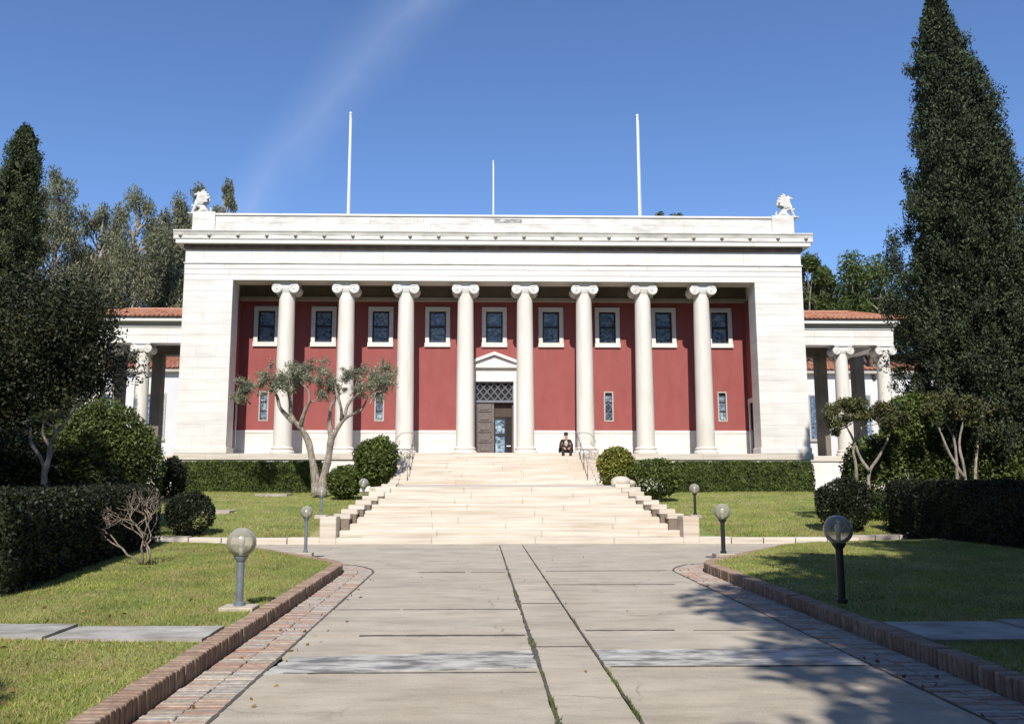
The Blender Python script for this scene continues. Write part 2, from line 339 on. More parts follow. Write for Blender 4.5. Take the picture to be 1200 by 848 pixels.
    def build(s, name, mat, parent=None, smooth=False, auto=False):
        b = base_of(parent); me = bpy.data.meshes.new(name)
        me.from_pydata([(v[0]-b[0], v[1]-b[1], v[2]-b[2]) for v in s.v], [], s.f)
        bm = bmesh.new(); bm.from_mesh(me); bmesh.ops.recalc_face_normals(bm, faces=bm.faces); bm.to_mesh(me); bm.free()
        if smooth: me.polygons.foreach_set('use_smooth', [True]*len(me.polygons))
        if auto: me.set_sharp_from_angle(angle=R(40))
        return link(name, me, mat, parent)
def dup(o, parent=None, move=(0, 0, 0)):
    c = o.copy(); COL.objects.link(c)
    if parent is not None: c.parent = parent
    c.location = o.location+Vector(move)
    for ch in [x for x in o.children]: dup(ch, c)
    return c
def place(me, name, mat, loc, parent, rz=0, rx=0, ry=0):
    o = link(name, me, mat, parent); b = base_of(parent); o.location = Vector(loc)-b; o.rotation_euler = (rx, ry, rz); return o
def unit(fn, name):
    mb = MB(); fn(mb); me = bpy.data.meshes.new(name); me.from_pydata(mb.v, [], mb.f)
    bm = bmesh.new(); bm.from_mesh(me); bmesh.ops.recalc_face_normals(bm, faces=bm.faces); bm.to_mesh(me); bm.free(); return me

def leafmesh(name, P, size, mat, parent=None, dirs=None, aspect=.5, spread=1.0):
    """many small rhombic leaves at points P (n,3); dirs = preferred long axis"""
    P = np.asarray(P, dtype=np.float32); n = len(P); b = np.array(base_of(parent), dtype=np.float32)
    a_ = rng.normal(size=(n, 3)).astype(np.float32)*spread
    if dirs is not None: a_ = a_+np.asarray(dirs, dtype=np.float32)
    a_ /= np.linalg.norm(a_, axis=1, keepdims=True)+1e-6
    c_ = rng.normal(size=(n, 3)).astype(np.float32); c_ -= a_*(a_*c_).sum(1, keepdims=True); c_ /= np.linalg.norm(c_, axis=1, keepdims=True)+1e-6
    s = (np.broadcast_to(np.asarray(size, dtype=np.float32), (n,))*rng.uniform(.65, 1.35, n).astype(np.float32))[:, None]*.5
    V = np.stack([P-a_*s, P+c_*s*aspect, P+a_*s, P-c_*s*aspect], 1).reshape(-1, 3)-b
    me = bpy.data.meshes.new(name); me.vertices.add(4*n); me.vertices.foreach_set('co', V.ravel())
    me.loops.add(4*n); me.loops.foreach_set('vertex_index', np.arange(4*n, dtype=np.int32))
    me.polygons.add(n); me.polygons.foreach_set('loop_start', np.arange(0, 4*n, 4, dtype=np.int32)); me.polygons.foreach_set('loop_total', np.full(n, 4, dtype=np.int32))
    me.update(calc_edges=True); return link(name, me, mat, parent)
def blob(c, r, n, power=.45):
    """n points in an ellipsoid, denser near its skin"""
    d = rng.normal(size=(n, 3)); d /= np.linalg.norm(d, axis=1, keepdims=True)
    return np.array(c)+d*np.array(r)*(rng.random(n)**power)[:, None]
def smooth_noise(P, scale, seed=0):
    r = np.random.default_rng(seed); o = np.zeros(len(P))
    for k in range(6):
        d = r.normal(size=3)*scale*(1+k*.5); o += np.sin(P@d+r.random()*6.28)/(1+k*.4)
    return o/2.4

# ================================================================== GROUND
AX = .82                                   # middle axis of drive, stairs and library
def z_near(x, y): return .125+.016*max(0, abs(x-AX)-3.4)+.006*math.sin(x*1.7)*math.cos(y*1.3)
def z_far(x, y):
    t = min(1, max(0, (y-21.2)/12.5)); return .13+.87*(t**.9)+.008*max(0, abs(x-AX)-8)+.012*math.sin(x*.9+y*.5)
g = MB(); g.box(-400, 400, -60, 900, -1.2, -.09); tag(g.build('ground', 'soil'), 'dark soil ground under lawns, paving and trees', None, None, 'structure')
# kerb line: straight, then round, then running off sideways
def kerb_line(side, off=0.0, step=.072):
    """points (x,y) and headings; side -1 left / +1 right; off = distance outward from the kerb's inner face"""
    pts = []
    y = 3.0
    while y < 14.6: pts.append(((3.12+off), y, 0.0)); y += step
    r = 1.5; a0 = 0
    while a0 < R(37):
        pts.append((4.62-(r-off)*math.cos(a0), 14.6+(r-off)*math.sin(a0), a0)); a0 += step/r
    a0 = R(37); e = pts[-1]; d = (math.sin(a0), math.cos(a0)); k = 1
    while k*step < 4.0: pts.append((e[0]+d[0]*k*step, e[1]+d[1]*k*step, a0)); k += 1
    e = pts[-1]; a1 = a0
    while a1 < R(74):
        a1 += step/1.6; e = (e[0]+math.sin(a1)*step, e[1]+math.cos(a1)*step, a1); pts.append(e)
    k = 1
    while k*step < 3.6: pts.append((e[0]+math.sin(a1)*k*step, e[1]+math.cos(a1)*k*step, a1)); k += 1
    return [(AX+side*px, py, side*-h) for px, py, h in pts]
# lawns
def lawn_near(side):
    line = kerb_line(side, .17, .3); line = [(AX+side*3.29, yy, 0) for yy in np.arange(-12, 3, 1.5)]+line
    T = [0, .02, .05, .1, .16, .24, .33, .45, .6, .8, 1]
    v = []; f = []
    for i, (x, y, h) in enumerate(line):
        for t in T:
            X = x+(AX+side*40-x)*t; v.append((X, y, z_near(X, y)))
    n = len(T)
    for i in range(len(line)-1):
        for j in range(n-1): f.append((i*n+j, i*n+j+1, (i+1)*n+j+1, (i+1)*n+j))
    mb = MB(); mb.add(v, f); return mb
tag(lawn_near(-1).build('lawn', 'lawn', smooth=True), 'sunlit near lawn left of the drive', None, None, 'structure')
tag(lawn_near(1).build('lawn', 'lawn', smooth=True), 'near lawn in tree shade right of the drive', None, None, 'structure')
for side in (-1, 1):
    v = []; f = []; xs = list(np.linspace(2.9, 14, 15))+[18, 25, 40]; ys = np.linspace(21.25, 37.95, 20)
    for y in ys:
        for x in xs: X = AX+side*x; v.append((X, y, z_far(X, y) if x > 3.2 else z_far(X, y)-.3))
    n = len(xs)
    for i in range(len(ys)-1):
        for j in range(n-1): f.append((i*n+j, i*n+j+1, (i+1)*n+j+1, (i+1)*n+j))
    mb = MB(); mb.add(v, f)
    tag(mb.build('lawn', 'lawn', smooth=True), 'sloping far lawn %s of the staircase' % ('left' if side < 0 else 'right'), None, None, 'structure')
    # dry ground behind and beside the library, seen between the trees
    tag(MB().add([(AX+side*14.8, 37.9, .95), (AX+side*60, 37.9, 1.4), (AX+side*60, 90, 1.5), (AX+side*14.8, 90, 1.0)], [(0, 1, 2, 3)]).build('yard_ground', 'path'), 'pale ground around the side colonnade', None, None, 'structure')
# lateral path in front of the stairs
mb = MB(); xs = [-25, -12, -7, -3.8, AX, 5.4, 8.7, 14, 27]; v = []
for x in xs:
    zz = .012*max(0, abs(x-AX)-4.5)-.03
    v += [(x, 15.2, zz), (x, 21.4, zz)]
mb.add(v, [(2*i, 2*i+2, 2*i+3, 2*i+1) for i in range(len(xs)-1)]); tag(mb.build('path', 'path'), 'worn path crossing in front of the stairs', None, None, 'structure')
# grass blades
def frustum_pts(n, x0, x1, y0, y1, ok, zf):
    P = []
    x = rng.uniform(x0, x1, n*3); y = y0+(y1-y0)*rng.random(n*3)**1.5
    for a_, b_ in zip(x, y):
        px = 560+980*a_/max(b_, .1)
        if -60 < px < 1260 and ok(a_, b_): P.append((a_, b_, zf(a_, b_)))
        if len(P) >= n: break
    return np.array(P)
kx = {s: kerb_line(s, .19, .1) for s in (-1, 1)}
def inside_near(s):
    K = kx[s]; ys = np.array([k[1] for k in K]); xo = np.array([k[0] for k in K])
    def ok(x, y):
        if y > ys[-1]: return False
        lim = float(np.interp(y, ys, xo)); 
        if s < 0 and 7.95 < y < 8.62+.0*x: return False
        if s > 0 and 7.8 < y < 8.75: return False
        return x < lim if s < 0 else x > lim
    return ok
def blades(P, h, name, label, mat='blade', lean=.5):
    n = len(P); a_ = rng.uniform(0, 6.28, n); hh = h*rng.uniform(.5, 1.4, n); wd = hh*.16
    dx, dy = np.cos(a_), np.sin(a_); lx = rng.normal(size=n)*lean*hh; ly = rng.normal(size=n)*lean*hh
    V = np.stack([np.c_[P[:, 0]-dx*wd, P[:, 1]-dy*wd, P[:, 2]-.004], np.c_[P[:, 0]+dx*wd, P[:, 1]+dy*wd, P[:, 2]-.004], np.c_[P[:, 0]+lx, P[:, 1]+ly, P[:, 2]+hh]], 1).reshape(-1, 3)
    me = bpy.data.meshes.new(name); me.vertices.add(3*n); me.vertices.foreach_set('co', V.ravel().astype(np.float32))
    me.loops.add(3*n); me.loops.foreach_set('vertex_index', np.arange(3*n, dtype=np.int32))
    me.polygons.add(n); me.polygons.foreach_set('loop_start', np.arange(0, 3*n, 3, dtype=np.int32)); me.polygons.foreach_set('loop_total', np.full(n, 3, dtype=np.int32))
    me.update(calc_edges=True); return tag(link(name, me, mat), label, None, None, 'stuff')
blades(frustum_pts(170000, -14, -2.5, 4.6, 19, inside_near(-1), z_near), .026, 'grass', 'short green and straw grass of the near left lawn')
blades(frustum_pts(90000, 4, 14, 4.6, 19, inside_near(1), z_near), .03, 'grass', 'short shaded grass of the near right lawn')
blades(frustum_pts(60000, -14, -4.2, 21.3, 35, lambda x, y: True, z_far), .045, 'grass', 'short grass of the far left lawn')
blades(frustum_pts(60000, 6, 14, 21.3, 35, lambda x, y: True, z_far), .045, 'grass', 'short grass of the far right lawn')
Pl = []
for i in range(500):
    s_ = -1 if random.random() < .6 else 1; x = AX+s_*(3.4+9*random.random()); y = 5+12*random.random()
    if inside_near(s_)(x, y): Pl.append((x, y, z_near(x, y)+.022))
for i in range(70): Pl.append((AX+random.choice((-1, 1))*random.uniform(2.2, 3.1), random.uniform(5, 15), .006))
for i in range(14): Pl.append((AX+random.uniform(-2.5, 2.5), random.uniform(5, 20), .008))
o = leafmesh('fallen_leaves', np.array(Pl), .05, 'brownleaf', None, None, .6); tag(o, 'scattered dry brown fallen leaves on the lawn and gutters', None, None, 'stuff')
# ------------------------------------------------------------------ drive
drv = MB(); drv.box(AX-3.12, AX+3.12, -12, 21.0, -.085, -.028)
drive = tag(drv.build('drive', 'soil'), 'concrete slab drive leading to the stairs', None, None, 'structure')
def wob(a_, b_, k=14, amp=.006):                 # a slightly ragged edge from a to b
    out = []
    for i in range(k):
        t = i/k; out.append((a_[0]+(b_[0]-a_[0])*t+(random.uniform(-amp, amp) if i else 0), a_[1]+(b_[1]-a_[1])*t+(random.uniform(-amp, amp) if i else 0)))
    return out
def slab(quad, z, mat, name='slab', amp=.008):
    pts = []
    for i in range(4): pts += wob(quad[i], quad[(i+1) % 4], 14, amp)
    mb = MB(); mb.prism(pts, z-.05, z)
    return mb.build(name, mat, drive)
gl, gr = AX-2.60, AX+2.60                       # drive edge beside the gutters
jl, jr = .545, 1.09                              # central band of paving
def zz(): return random.uniform(-.003, .003)
def joint(x0, x1, y, wd=.05, name='joint_filler'):
    pts = []
    k = 22
    for i in range(k+1): pts.append((x0+(x1-x0)*i/k, y-wd*random.uniform(.25, .6)))
    for i in range(k+1): pts.append((x1-(x1-x0)*i/k, y+wd*random.uniform(.25, .6)))
    tag(MB().prism(pts, -.03, .0055).build(name, 'joint', drive), kind='stuff')
rowsL = [(-6, 3.3), (3.3, 7.28), (8.02, 8.9), (8.9, 10.6), (10.6, 14.7)]
for (xa_, xb_, y, wd) in ((-1.2, .5, 8.9, .07), (-.9, .50, 10.6, .06), (-1.75, -.95, 10.62, .02), (-1.0, -.2, 14.7, .06), (-.1, .5, 14.7, .03), (1.15, 2.1, 9.15, .06), (2.3, 3.3, 9.13, .03), (1.15, 3.0, 13.0, .05), (1.2, 3.3, 14.9, .04), (.57, 1.07, 8.3, .03), (.57, 1.07, 11.1, .03), (-1.6, .50, 7.24, .025), (1.15, 3.35, 7.44, .03)): joint(xa_, xb_, y, wd)
for y0, y1 in rowsL:
    slab([(gl+.012, y0+.012-(.13 if abs(y0-8.02) < .01 else 0)), (jl-.022, y0+.012+(.14 if abs(y0-8.02) < .01 else 0)), (jl-.02, y1-.012+(.15 if y1 == 7.28 else 0)), (gl+.012, y1-.012-(.09 if y1 == 7.28 else 0))], zz(), 'concrete')
for y0, y1 in [(-6, 4.0), (4.0, 8.3), (8.3, 11.1), (11.1, 14.5)]:
    slab([(jl+.012, y0+.008), (jr-.012, y0+.008), (jr-.012, y1-.008), (jl+.012, y1-.008)], zz(), 'concrete', amp=.004)
for y0, y1 in [(-6, 3.6), (3.6, 7.45), (8.2, 9.15), (9.15, 13.0), (13.0, 14.9)]:
    slab([(jr+.016, y0+.01), (gr-.012, y0+.01), (gr-.012, y1-.01), (jr+.016, y1-.01)], zz(), 'concrete')
slab([(gl+.012, 7.20), (jl-.024, 7.44), (jl-.024, 8.14), (gl+.1, 7.88)], .003, 'strip', 'marble_strip', .012)
slab([(jr+.018, 7.47), (gr-.015, 7.47), (gr-.015, 8.18), (jr+.018, 8.18)], .002, 'strip', 'marble_strip', .012)
# last slabs before the stairs, with rounded outer corners following the gutter
def corner(side):
    pts = []
    for px, py, h in kerb_line(side, -.52, .12):
        if 14.6 <= py < 16.0: pts.append((px, py))
    K = [(px, py) for px, py, h in kerb_line(side, -.012, .25) if py > pts[-1][1]+.22]
    return pts, K
for side in (-1, 1):
    A, K = corner(side); e = K[-1]
    y0 = 14.72 if side < 0 else 14.92
    inner = jl-.02 if side < 0 else jr+.016
    poly = [(inner, y0)] + [(AX+side*2.588, y0)] + [q for q in A if q[1] > y0+.02] + K + [(AX+side*9.8, max(e[1]+.1, 20.8)), (AX+side*9.8, 20.97), (inner, 20.97)]
    mb = MB(); mb.prism(poly, -.05, .0); mb.build('slab', 'concrete', drive)
mb = MB(); mb.prism(wob((jl+.01, 14.52), (jr-.012, 14.52))+wob((jr-.012, 14.52), (jr-.012, 20.97))+wob((jr-.012, 20.97), (jl+.01, 20.97))+wob((jl+.01, 20.97), (jl+.01, 14.52)), -.05, .002); mb.build('slab', 'concrete', drive)
# weeds in the two long joints
P = []
for i in range(2600):
    y = 5+9.5*random.random()**1.6; side = random.random() < .5
    if math.sin(y*2.1+side*2)+math.sin(y*5.3+1)+random.uniform(-.5, .5) < (.0 if y < 7.3 else 1.0): continue
    P.append(((jl-.004 if side else jr+.003)+random.gauss(0, .009), y, .004))
blades(np.array(P), .024, 'joint_weeds', 'green weeds and moss in the two long joints of the drive', 'moss', .35)
for x, wmin, wmax in ((jl-.006, .010, .030), (jr+.003, .006, .014)):
    v = []; ys = np.arange(3, 17.4, .05)
    mb = MB()
    for y in ys:
        a_ = wmin+(wmax-wmin)*max(0, .5+.5*math.sin(y*1.9+x*9)+random.uniform(-.4, .4)); z_ = .006 if abs(y-14.75) > .25 else -.02
        v += [(x-a_*random.uniform(.6, 1.2), y, z_), (x+a_*random.uniform(.6, 1.2), y, z_)]
    mb.add(v, [(2*i, 2*i+1, 2*i+3, 2*i+2) for i in range(len(ys)-1)])
    tag(mb.build('joint_dirt', 'joint', drive), kind='stuff')
for side in (-1, 1):
    K = [q for q in kerb_line(side, -.527, .06) if 4 < q[1] < 16.0]; K += [(K[-1][0]+side*.09*i_, K[-1][1]+.05*i_*(1-.05*i_), side*-1.0) for i_ in range(1, 7)]; v = []
    for (px_, py_, h_) in K:
        a_ = random.uniform(.008, .020); v += [(px_-a_*math.cos(h_), py_-a_*math.sin(h_), .004), (px_+a_*math.cos(h_), py_+a_*math.sin(h_), .004)]
    mb = MB(); mb.add(v, [(2*i, 2*i+1, 2*i+3, 2*i+2) for i in range(len(K)-1)]); tag(mb.build('edge_joint', 'joint', drive), kind='stuff')
# kerbs and gutters, brick by brick
kb = unit(lambda m: m.box(-.09, .09, -.033, .033, -.10, .10, .008), 'brick')
gb = unit(lambda m: m.box(-.122, .122, -.0335, .0335, -.03, .03, .006), 'brick')
for side in (-1, 1):
    word = 'left' if side < 0 else 'right'
    kerb = thing('kerb', (AX+side*3.2, 8, 0), 'low brick kerb along the %s side of the drive' % word, None, None, 'structure')
    mb = MB()
    cl = kerb_line(side, .085, .35)
    for i in range(len(cl)-1):
        (x0, y0, h0), (x1, y1, h1) = cl[i], cl[i+1]
        mb.prism([(x0-.07, y0), (x0+.07, y0), (x1+.07, y1), (x1-.07, y1)], -.06, .105)
    mb.build('mortar', 'soil', kerb)
    far = MB(); n = 0
    for i, (x, y, h) in enumerate(kerb_line(side, .09)):
        dz = .045+random.uniform(-.004, .004); jit = random.uniform(-.006, .006)
        if y < 4.4: continue
        if n < 255: place(kb, 'brick', 'kerb_brick', (x+jit, y, dz), kerb, h+random.uniform(-.03, .03), 0, random.uniform(-.02, .02)); n += 1
        else:
            c, s = math.cos(h), math.sin(h); b0 = len(far.v); far.box(-.09, .09, -.033, .033, -.10, .10, .008)
            far.v[b0:] = [(x+q[0]*c-q[1]*s, y+q[0]*s+q[1]*c, dz+q[2]) for q in far.v[b0:]]
    if far.v: tag(far.build('bricks', 'kerb_brick', kerb), kind='stuff')
    gut = thing('gutter', (AX+side*2.86, 8, 0), 'gutter of mixed pink and grey bricks beside the %s kerb' % word, None, None, 'structure')
    n = 0; far = MB()
    for row in (0, 1):
        for i, (x, y, h) in enumerate(kerb_line(side, -.14-.252*row, .0735)):
            if y < 4.6 or y > 16.15-.12*row: continue
            if i % 2 == 0: pass
            xx = x+random.uniform(-.008, .008); dz = -.034+random.uniform(-.005, .004)
            if n < 290 and y < 15: place(gb, 'brick', 'gutter_brick', (xx, y, dz), gut, h+random.uniform(-.03, .03)); n += 1
            else:
                c, s = math.cos(h), math.sin(h); b0 = len(far.v); far.box(-.122, .122, -.0335, .0335, -.03, .03, .006)
                far.v[b0:] = [(xx+q[0]*c-q[1]*s, y+q[0]*s+q[1]*c, dz+q[2]) for q in far.v[b0:]]
    tag(far.build('bricks', 'gutter_brick', gut), kind='stuff')
# cross paths of grey slabs through the near lawns
for side in (-1, 1):
    o = thing('path', (AX+side*6, 8.3, .13), 'strip of grey stone slabs across the %s near lawn' % ('left' if side < 0 else 'right'), None, None, 'structure')
    x = 3.32
    while x < 12:
        w_ = random.uniform(.8, 1.5); y0, y1 = (7.93, 8.62) if side < 0 else (7.78, 8.74)
        xa, xb = sorted((AX+side*x, AX+side*(x+w_-.012)))
        z = z_near(AX+side*(x+w_/2), 8)
        pts = wob((xa, y0+random.uniform(-.015, .015)), (xb, y0), 6, .012)+wob((xb, y0), (xb, y1), 4, .01)+wob((xb, y1), (xa, y1), 6, .012)+wob((xa, y1), (xa, y0), 4, .01)
        MB().prism(pts, z-.08, z+.022).build('slab', 'weathered', o); x += w_
# pale stone slabs lying in the far left lawn
for (x0, x1, y0, y1, lb) in ((-9.4, -7.6, 26.2, 27.4, 'pale stone slab lying in the far left lawn beside the round bush'), (-8.4, -7.2, 32.2, 33.3, 'small pale stone slab near the long left hedge')):
    z = z_far((x0+x1)/2, y0)+.03
    tag(MB().prism(wob((x0, y0), (x1, y0), 5, .03)+wob((x1, y0), (x1, y1), 4, .03)+wob((x1, y1), (x0, y1), 5, .03)+wob((x0, y1), (x0, y0), 4, .03), z-.15, z+.06).build('stone_slab', 'path'), lb, 'slab')
# white marble edging at the foot of the far lawns
for side in (-1, 1):
    o = thing('edging', (AX+side*6, 21.1, 0), 'white marble edging at the foot of the %s far lawn' % ('left' if side < 0 else 'right'), None, None, 'structure')
    x = 4.68
    while x < 7.9:
        xa, xb = sorted((AX+side*x, AX+side*(x+.78))); MB().box(xa, xb, 20.96, 21.28, -.05, .15+random.uniform(-.008, .008), .012).build('edging_stone', 'step', o); x += .8
    x = 7.9
    while x < 14:
        xa, xb = sorted((AX+side*x, AX+side*(x+.58))); MB().box(xa, xb, 21.0, 21.3, -.05, .17+.012*(x-7), .012).build('edging_stone', 'path', o); x += .6

# ================================================================== STAIRS
stair = thing('marble_staircase', (AX, 21, 0), 'broad flared marble staircase rising to the library portico', None, None, 'structure')
def step(xa, xb, y0, y1, z0, z1):
    st = None; x = xa; segs = []
    while x < xb-.01:
        l = random.uniform(1.8, 3.0); e = min(xb, x+l)
        if xb-e < .8: e = xb
        segs.append((x, e)); x = e
    (a_, b_) = segs[0]
    # tread and riser as butt-jointed blocks, each its own part
    for (p, q) in segs:
        MB().box(p+.002, q-.002, y0+random.uniform(-.004, .004), y1, z0, z1+random.uniform(-.002, .002), .010).build('step_stone', 'step', stair)
n1 = 9; rise = .15; run = .36
for i in range(n1):
    y0 = 20.98+i*run; hw = 4.66 if i < 1 else 4.30-.125*(i-1)
    step(AX-hw, AX+hw, y0, y0+run+.12, max(-.05, i*rise-.1), (i+1)*rise)
MB().box(AX-3.9, AX+3.9, 20.98+n1*run+.12, 33.6, -.05, 1.346).build('landing', 'step', stair)
n2 = 9; rise2 = (2.70-1.35)/9; run2 = .40
for i in range(n2):
    y0 = 33.6+i*run2; step(AX-3.95, AX+3.95, y0, y0+run2+.12 if i < 8 else 37.93, 1.35+i*rise2-.12, 1.35+(i+1)*rise2)
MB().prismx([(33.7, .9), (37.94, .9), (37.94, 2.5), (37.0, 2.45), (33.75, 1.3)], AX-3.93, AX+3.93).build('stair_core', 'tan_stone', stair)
for side in (-1, 1):
    # stepped flanking walls, tan stone below, pale coping blocks above
    cw = thing('stair_wall', (AX+side*4.45, 21, 0), 'stepped marble side wall on the %s of the lower stairs' % ('left' if side < 0 else 'right'), None, None, 'structure')
    def xi(y): return AX+side*(4.30-.36*(y-21.0))
    xo = AX+side*4.68; xa, xb = sorted((AX+side*4.28, xo))
    MB().box(xa, xb, 20.95, 21.55, -.05, .66, .012).build('end_block', 'step', cw)
    for k in range(8):
        y0 = 21.56+k*.36; y1 = y0+.355; top = .70+k*.105
        x0 = xi(y0+.18); xs_ = sorted((x0, x0+side*.42))
        MB().box(xs_[0], xs_[1], y0, y1, top-.13, top, .012).build('coping_stone', 'step', cw)
        xs_ = sorted((x0+side*.03, x0+side*.40))
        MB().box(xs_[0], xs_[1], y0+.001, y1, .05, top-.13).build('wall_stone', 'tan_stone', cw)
    # upper flight flank
    xs_ = sorted((AX+side*3.96, AX+side*4.36))
    MB().prismx([(33.5, .8), (37.94, .8), (37.94, 2.70), (37.2, 2.70), (33.5, 1.4)], xs_[0], xs_[1]).build('flank_wall', 'step', cw)

# ================================================================== LIBRARY
LX0, LX1 = AX-14.38, AX+14.38
lib = thing('library_building', (AX, 38, 0), 'white marble library with ionic columns and red portico wall', 'library')
def blocks(xa, xb, y0, y1, z0, z1, length, mat='marble', name='block', phase=0.0, c=.006):
    x = xa-phase*length
    while x < xb-.02:
        e = x+length*random.uniform(.93, 1.07)
        if xb-e < length*.35: e = xb
        p, q = max(x, xa), min(e, xb)
        if q-p > .05: MB().box(p+.002, q-.002, y0+random.uniform(0, .003), y1, z0+.002, z1-.002, c).build(name, mat, lib)
        x = e
# podium
blocks(LX0+.02, AX-3.97-.4, 38.02, 38.35, .6, 1.5, 1.6, phase=.3); blocks(AX+4.37, LX1-.02, 38.02, 38.35, .6, 1.5, 1.6, phase=.6)
blocks(LX0+.02, AX-4.37, 38.02, 38.35, 1.5, 2.42, 1.9, phase=.5); blocks(AX+4.37, LX1-.02, 38.02, 38.35, 1.5, 2.42, 1.9)
blocks(LX0-.1, LX1+.1, 37.945, 38.35, 2.42, 2.70, 1.5, 'step', 'stylobate_block')
MB().box(LX0+.02, LX1-.02, 38.36, 60, .5, 2.42).build('podium', 'marble', lib)
MB().box(LX0+.02, LX1-.02, 38.34, 60, 2.43, 2.695).build('portico_floor', 'step', lib)
# corner piers in courses
FL = 2.70; AR = 10.66
def pier(xa, xb, inner):
    n = 15; h = (AR-FL-.28)/n
    MB().box(xa-.05, xb+.05, 37.96, 39.05, FL, FL+.28, .02).build('pier_base', 'marble', lib)
    for k in range(n):
        z0 = FL+.28+k*h
        if k % 2: cuts = [xa, xa+(xb-xa)*random.uniform(.42, .6), xb]
        else: cuts = [xa, xa+(xb-xa)*random.uniform(.25, .34), xa+(xb-xa)*random.uniform(.66, .78), xb]
        if random.random() < .3: cuts = [xa, xb]
        for p, q in zip(cuts, cuts[1:]):
            MB().box(p+.0015, q-.0015, 38.0+random.uniform(0, .004), 39.0, z0+.0015, z0+h-.0015, .005).build('block', 'marble', lib)
    MB().box(xa-.003 if inner > 0 else xa, xb+.003, 38.012, 38.985, FL+.3, AR-.01).build('pier_core', 'marble', lib)
OX0, OX1 = AX-12.13, AX+12.13
pier(LX0, OX0, 1); pier(OX1, LX1, -1)
# side walls of the main block and red wall inside
WY = 40.5
for side in (-1, 1):
    xs_ = sorted((AX+side*12.5, AX+side*14.37)); MB().box(xs_[0], xs_[1], 39.0, WY+.3, FL, 12.3).build('side_wall', 'marble', lib)
    xr = AX+side*12.40
    xs_ = sorted((xr, xr+side*.12)); dy0, dy1 = 39.35, 40.15
    for (p, q, z0, z1, mt) in ((38.98, dy0, FL+1.18, 10.2, 'red'), (dy1, WY, FL+1.18, 10.2, 'red'), (dy0, dy1, 5.2, 10.2, 'red'), (38.98, dy0-.002, FL, FL+1.18, 'marble'), (dy1+.002, WY, FL, FL+1.18, 'marble')):
        MB().box(xs_[0], xs_[1], p, q, z0, z1).build('return_wall', mt, lib)
    d = MB(); xx = sorted((xr-side*.05, xr+side*.05))
    d.box(xx[0], xx[1], dy0-.16, dy0, FL, 5.2); d.box(xx[0], xx[1], dy1, dy1+.16, FL, 5.2); d.box(xx[0], xx[1], dy0-.2, dy1+.2, 5.2, 5.42)
    sd_ = d.build('side_door', 'marble', lib); xx = sorted((xr+side*.06, xr+side*.10))
    MB().box(xx[0], xx[1], dy0, dy1, FL, 5.2).build('door_leaf', 'dark', sd_)
# back wall: pieces around the openings
BAY = 2.785
wins = [AX+(i-4)*BAY for i in range(9)]
HW, WZ0, WZ1 = .41, 8.16, 9.72
lower = {0: 1, 2: 1, 6: 1, 8: 1}
LHW, LZ0, LZ1 = .23, 4.32, 5.78
DZ = 6.24; DHW = .93
def wallpiece(x0, x1, z0, z1, mat='red'): MB().box(x0, x1, WY, WY+.35, z0, z1).build('wall_panel', mat, lib)
edges = [OX0-.4]+[AX+(i-3.5)*BAY for i in range(8)]+[OX1+.4]
DT = FL+1.18
for i, wx in enumerate(wins):
    xa, xb = edges[i], edges[i+1]
    wallpiece(xa, wx-HW, DT if i != 4 else DT, 10.2) if i not in (4,) and i not in lower else None
    if i in lower:
        wallpiece(xa, wx-HW, DT, 10.2); wallpiece(wx+HW, xb, DT, 10.2)
        wallpiece(wx-HW, wx-LHW, DT, WZ0); wallpiece(wx+LHW, wx+HW, DT, WZ0)
        wallpiece(wx-LHW, wx+LHW, DT, LZ0); wallpiece(wx-LHW, wx+LHW, LZ1, WZ0); wallpiece(wx-HW, wx+HW, WZ1, 10.2)
    elif i == 4:
        wallpiece(xa, wx-DHW, DT, 10.2); wallpiece(wx+DHW, xb, DT, 10.2)
        wallpiece(wx-DHW, wx-HW, DZ, 10.2); wallpiece(wx+HW, wx+DHW, DZ, 10.2); wallpiece(wx-HW, wx+HW, DZ, WZ0); wallpiece(wx-HW, wx+HW, WZ1, 10.2)
    else:
        wallpiece(wx+HW, xb, DT, 10.2); wallpiece(wx-HW, wx+HW, DT, WZ0); wallpiece(wx-HW, wx+HW, WZ1, 10.2)
    # white dado, in two blocks a bay
    if i == 4: spans = [(xa, wx-DHW-.26), (wx+DHW+.26, xb)]
    else: spans = [(xa, (xa+xb)/2+random.uniform(-.3, .3)), (None, xb)]; spans[1] = (spans[0][1], xb)
    for p, q in spans:
        MB().box(p+.001, q-.001, WY-.05, WY+.35, FL, DT-.14, .005).build('dado_block', 'marble', lib)
        MB().box(p+.001, q-.001, WY-.075, WY+.35, DT-.14, DT+.001, .01).build('dado_cap', 'marble', lib)
MB().box(OX0-.4, OX1+.4, WY-.10, WY+.35, 10.2, 10.42, .02).build('wall_cornice', 'shade_marble', lib)
MB().box(OX0-.4, OX1+.4, WY-.04, WY+.35, 10.42, 10.95).build('wall_frieze', 'ceiling', lib)  # frieze takes the darkened brown, portico shade is in its colour
MB().box(OX0-.5, OX1+.5, 38.9, WY+.4, 10.95, 11.1).build('portico_ceiling', 'ceiling', lib)
for i in range(8):
    x = AX+(i-3.5)*BAY; MB().box(x-.35, x+.35, 38.91, WY-.05, 10.70, 10.948).build('ceiling_beam', 'ceiling', lib)
MB().box(OX0-.5, OX1+.5, WY+.36, 60, FL, 12.3).build('main_block', 'dark', lib)
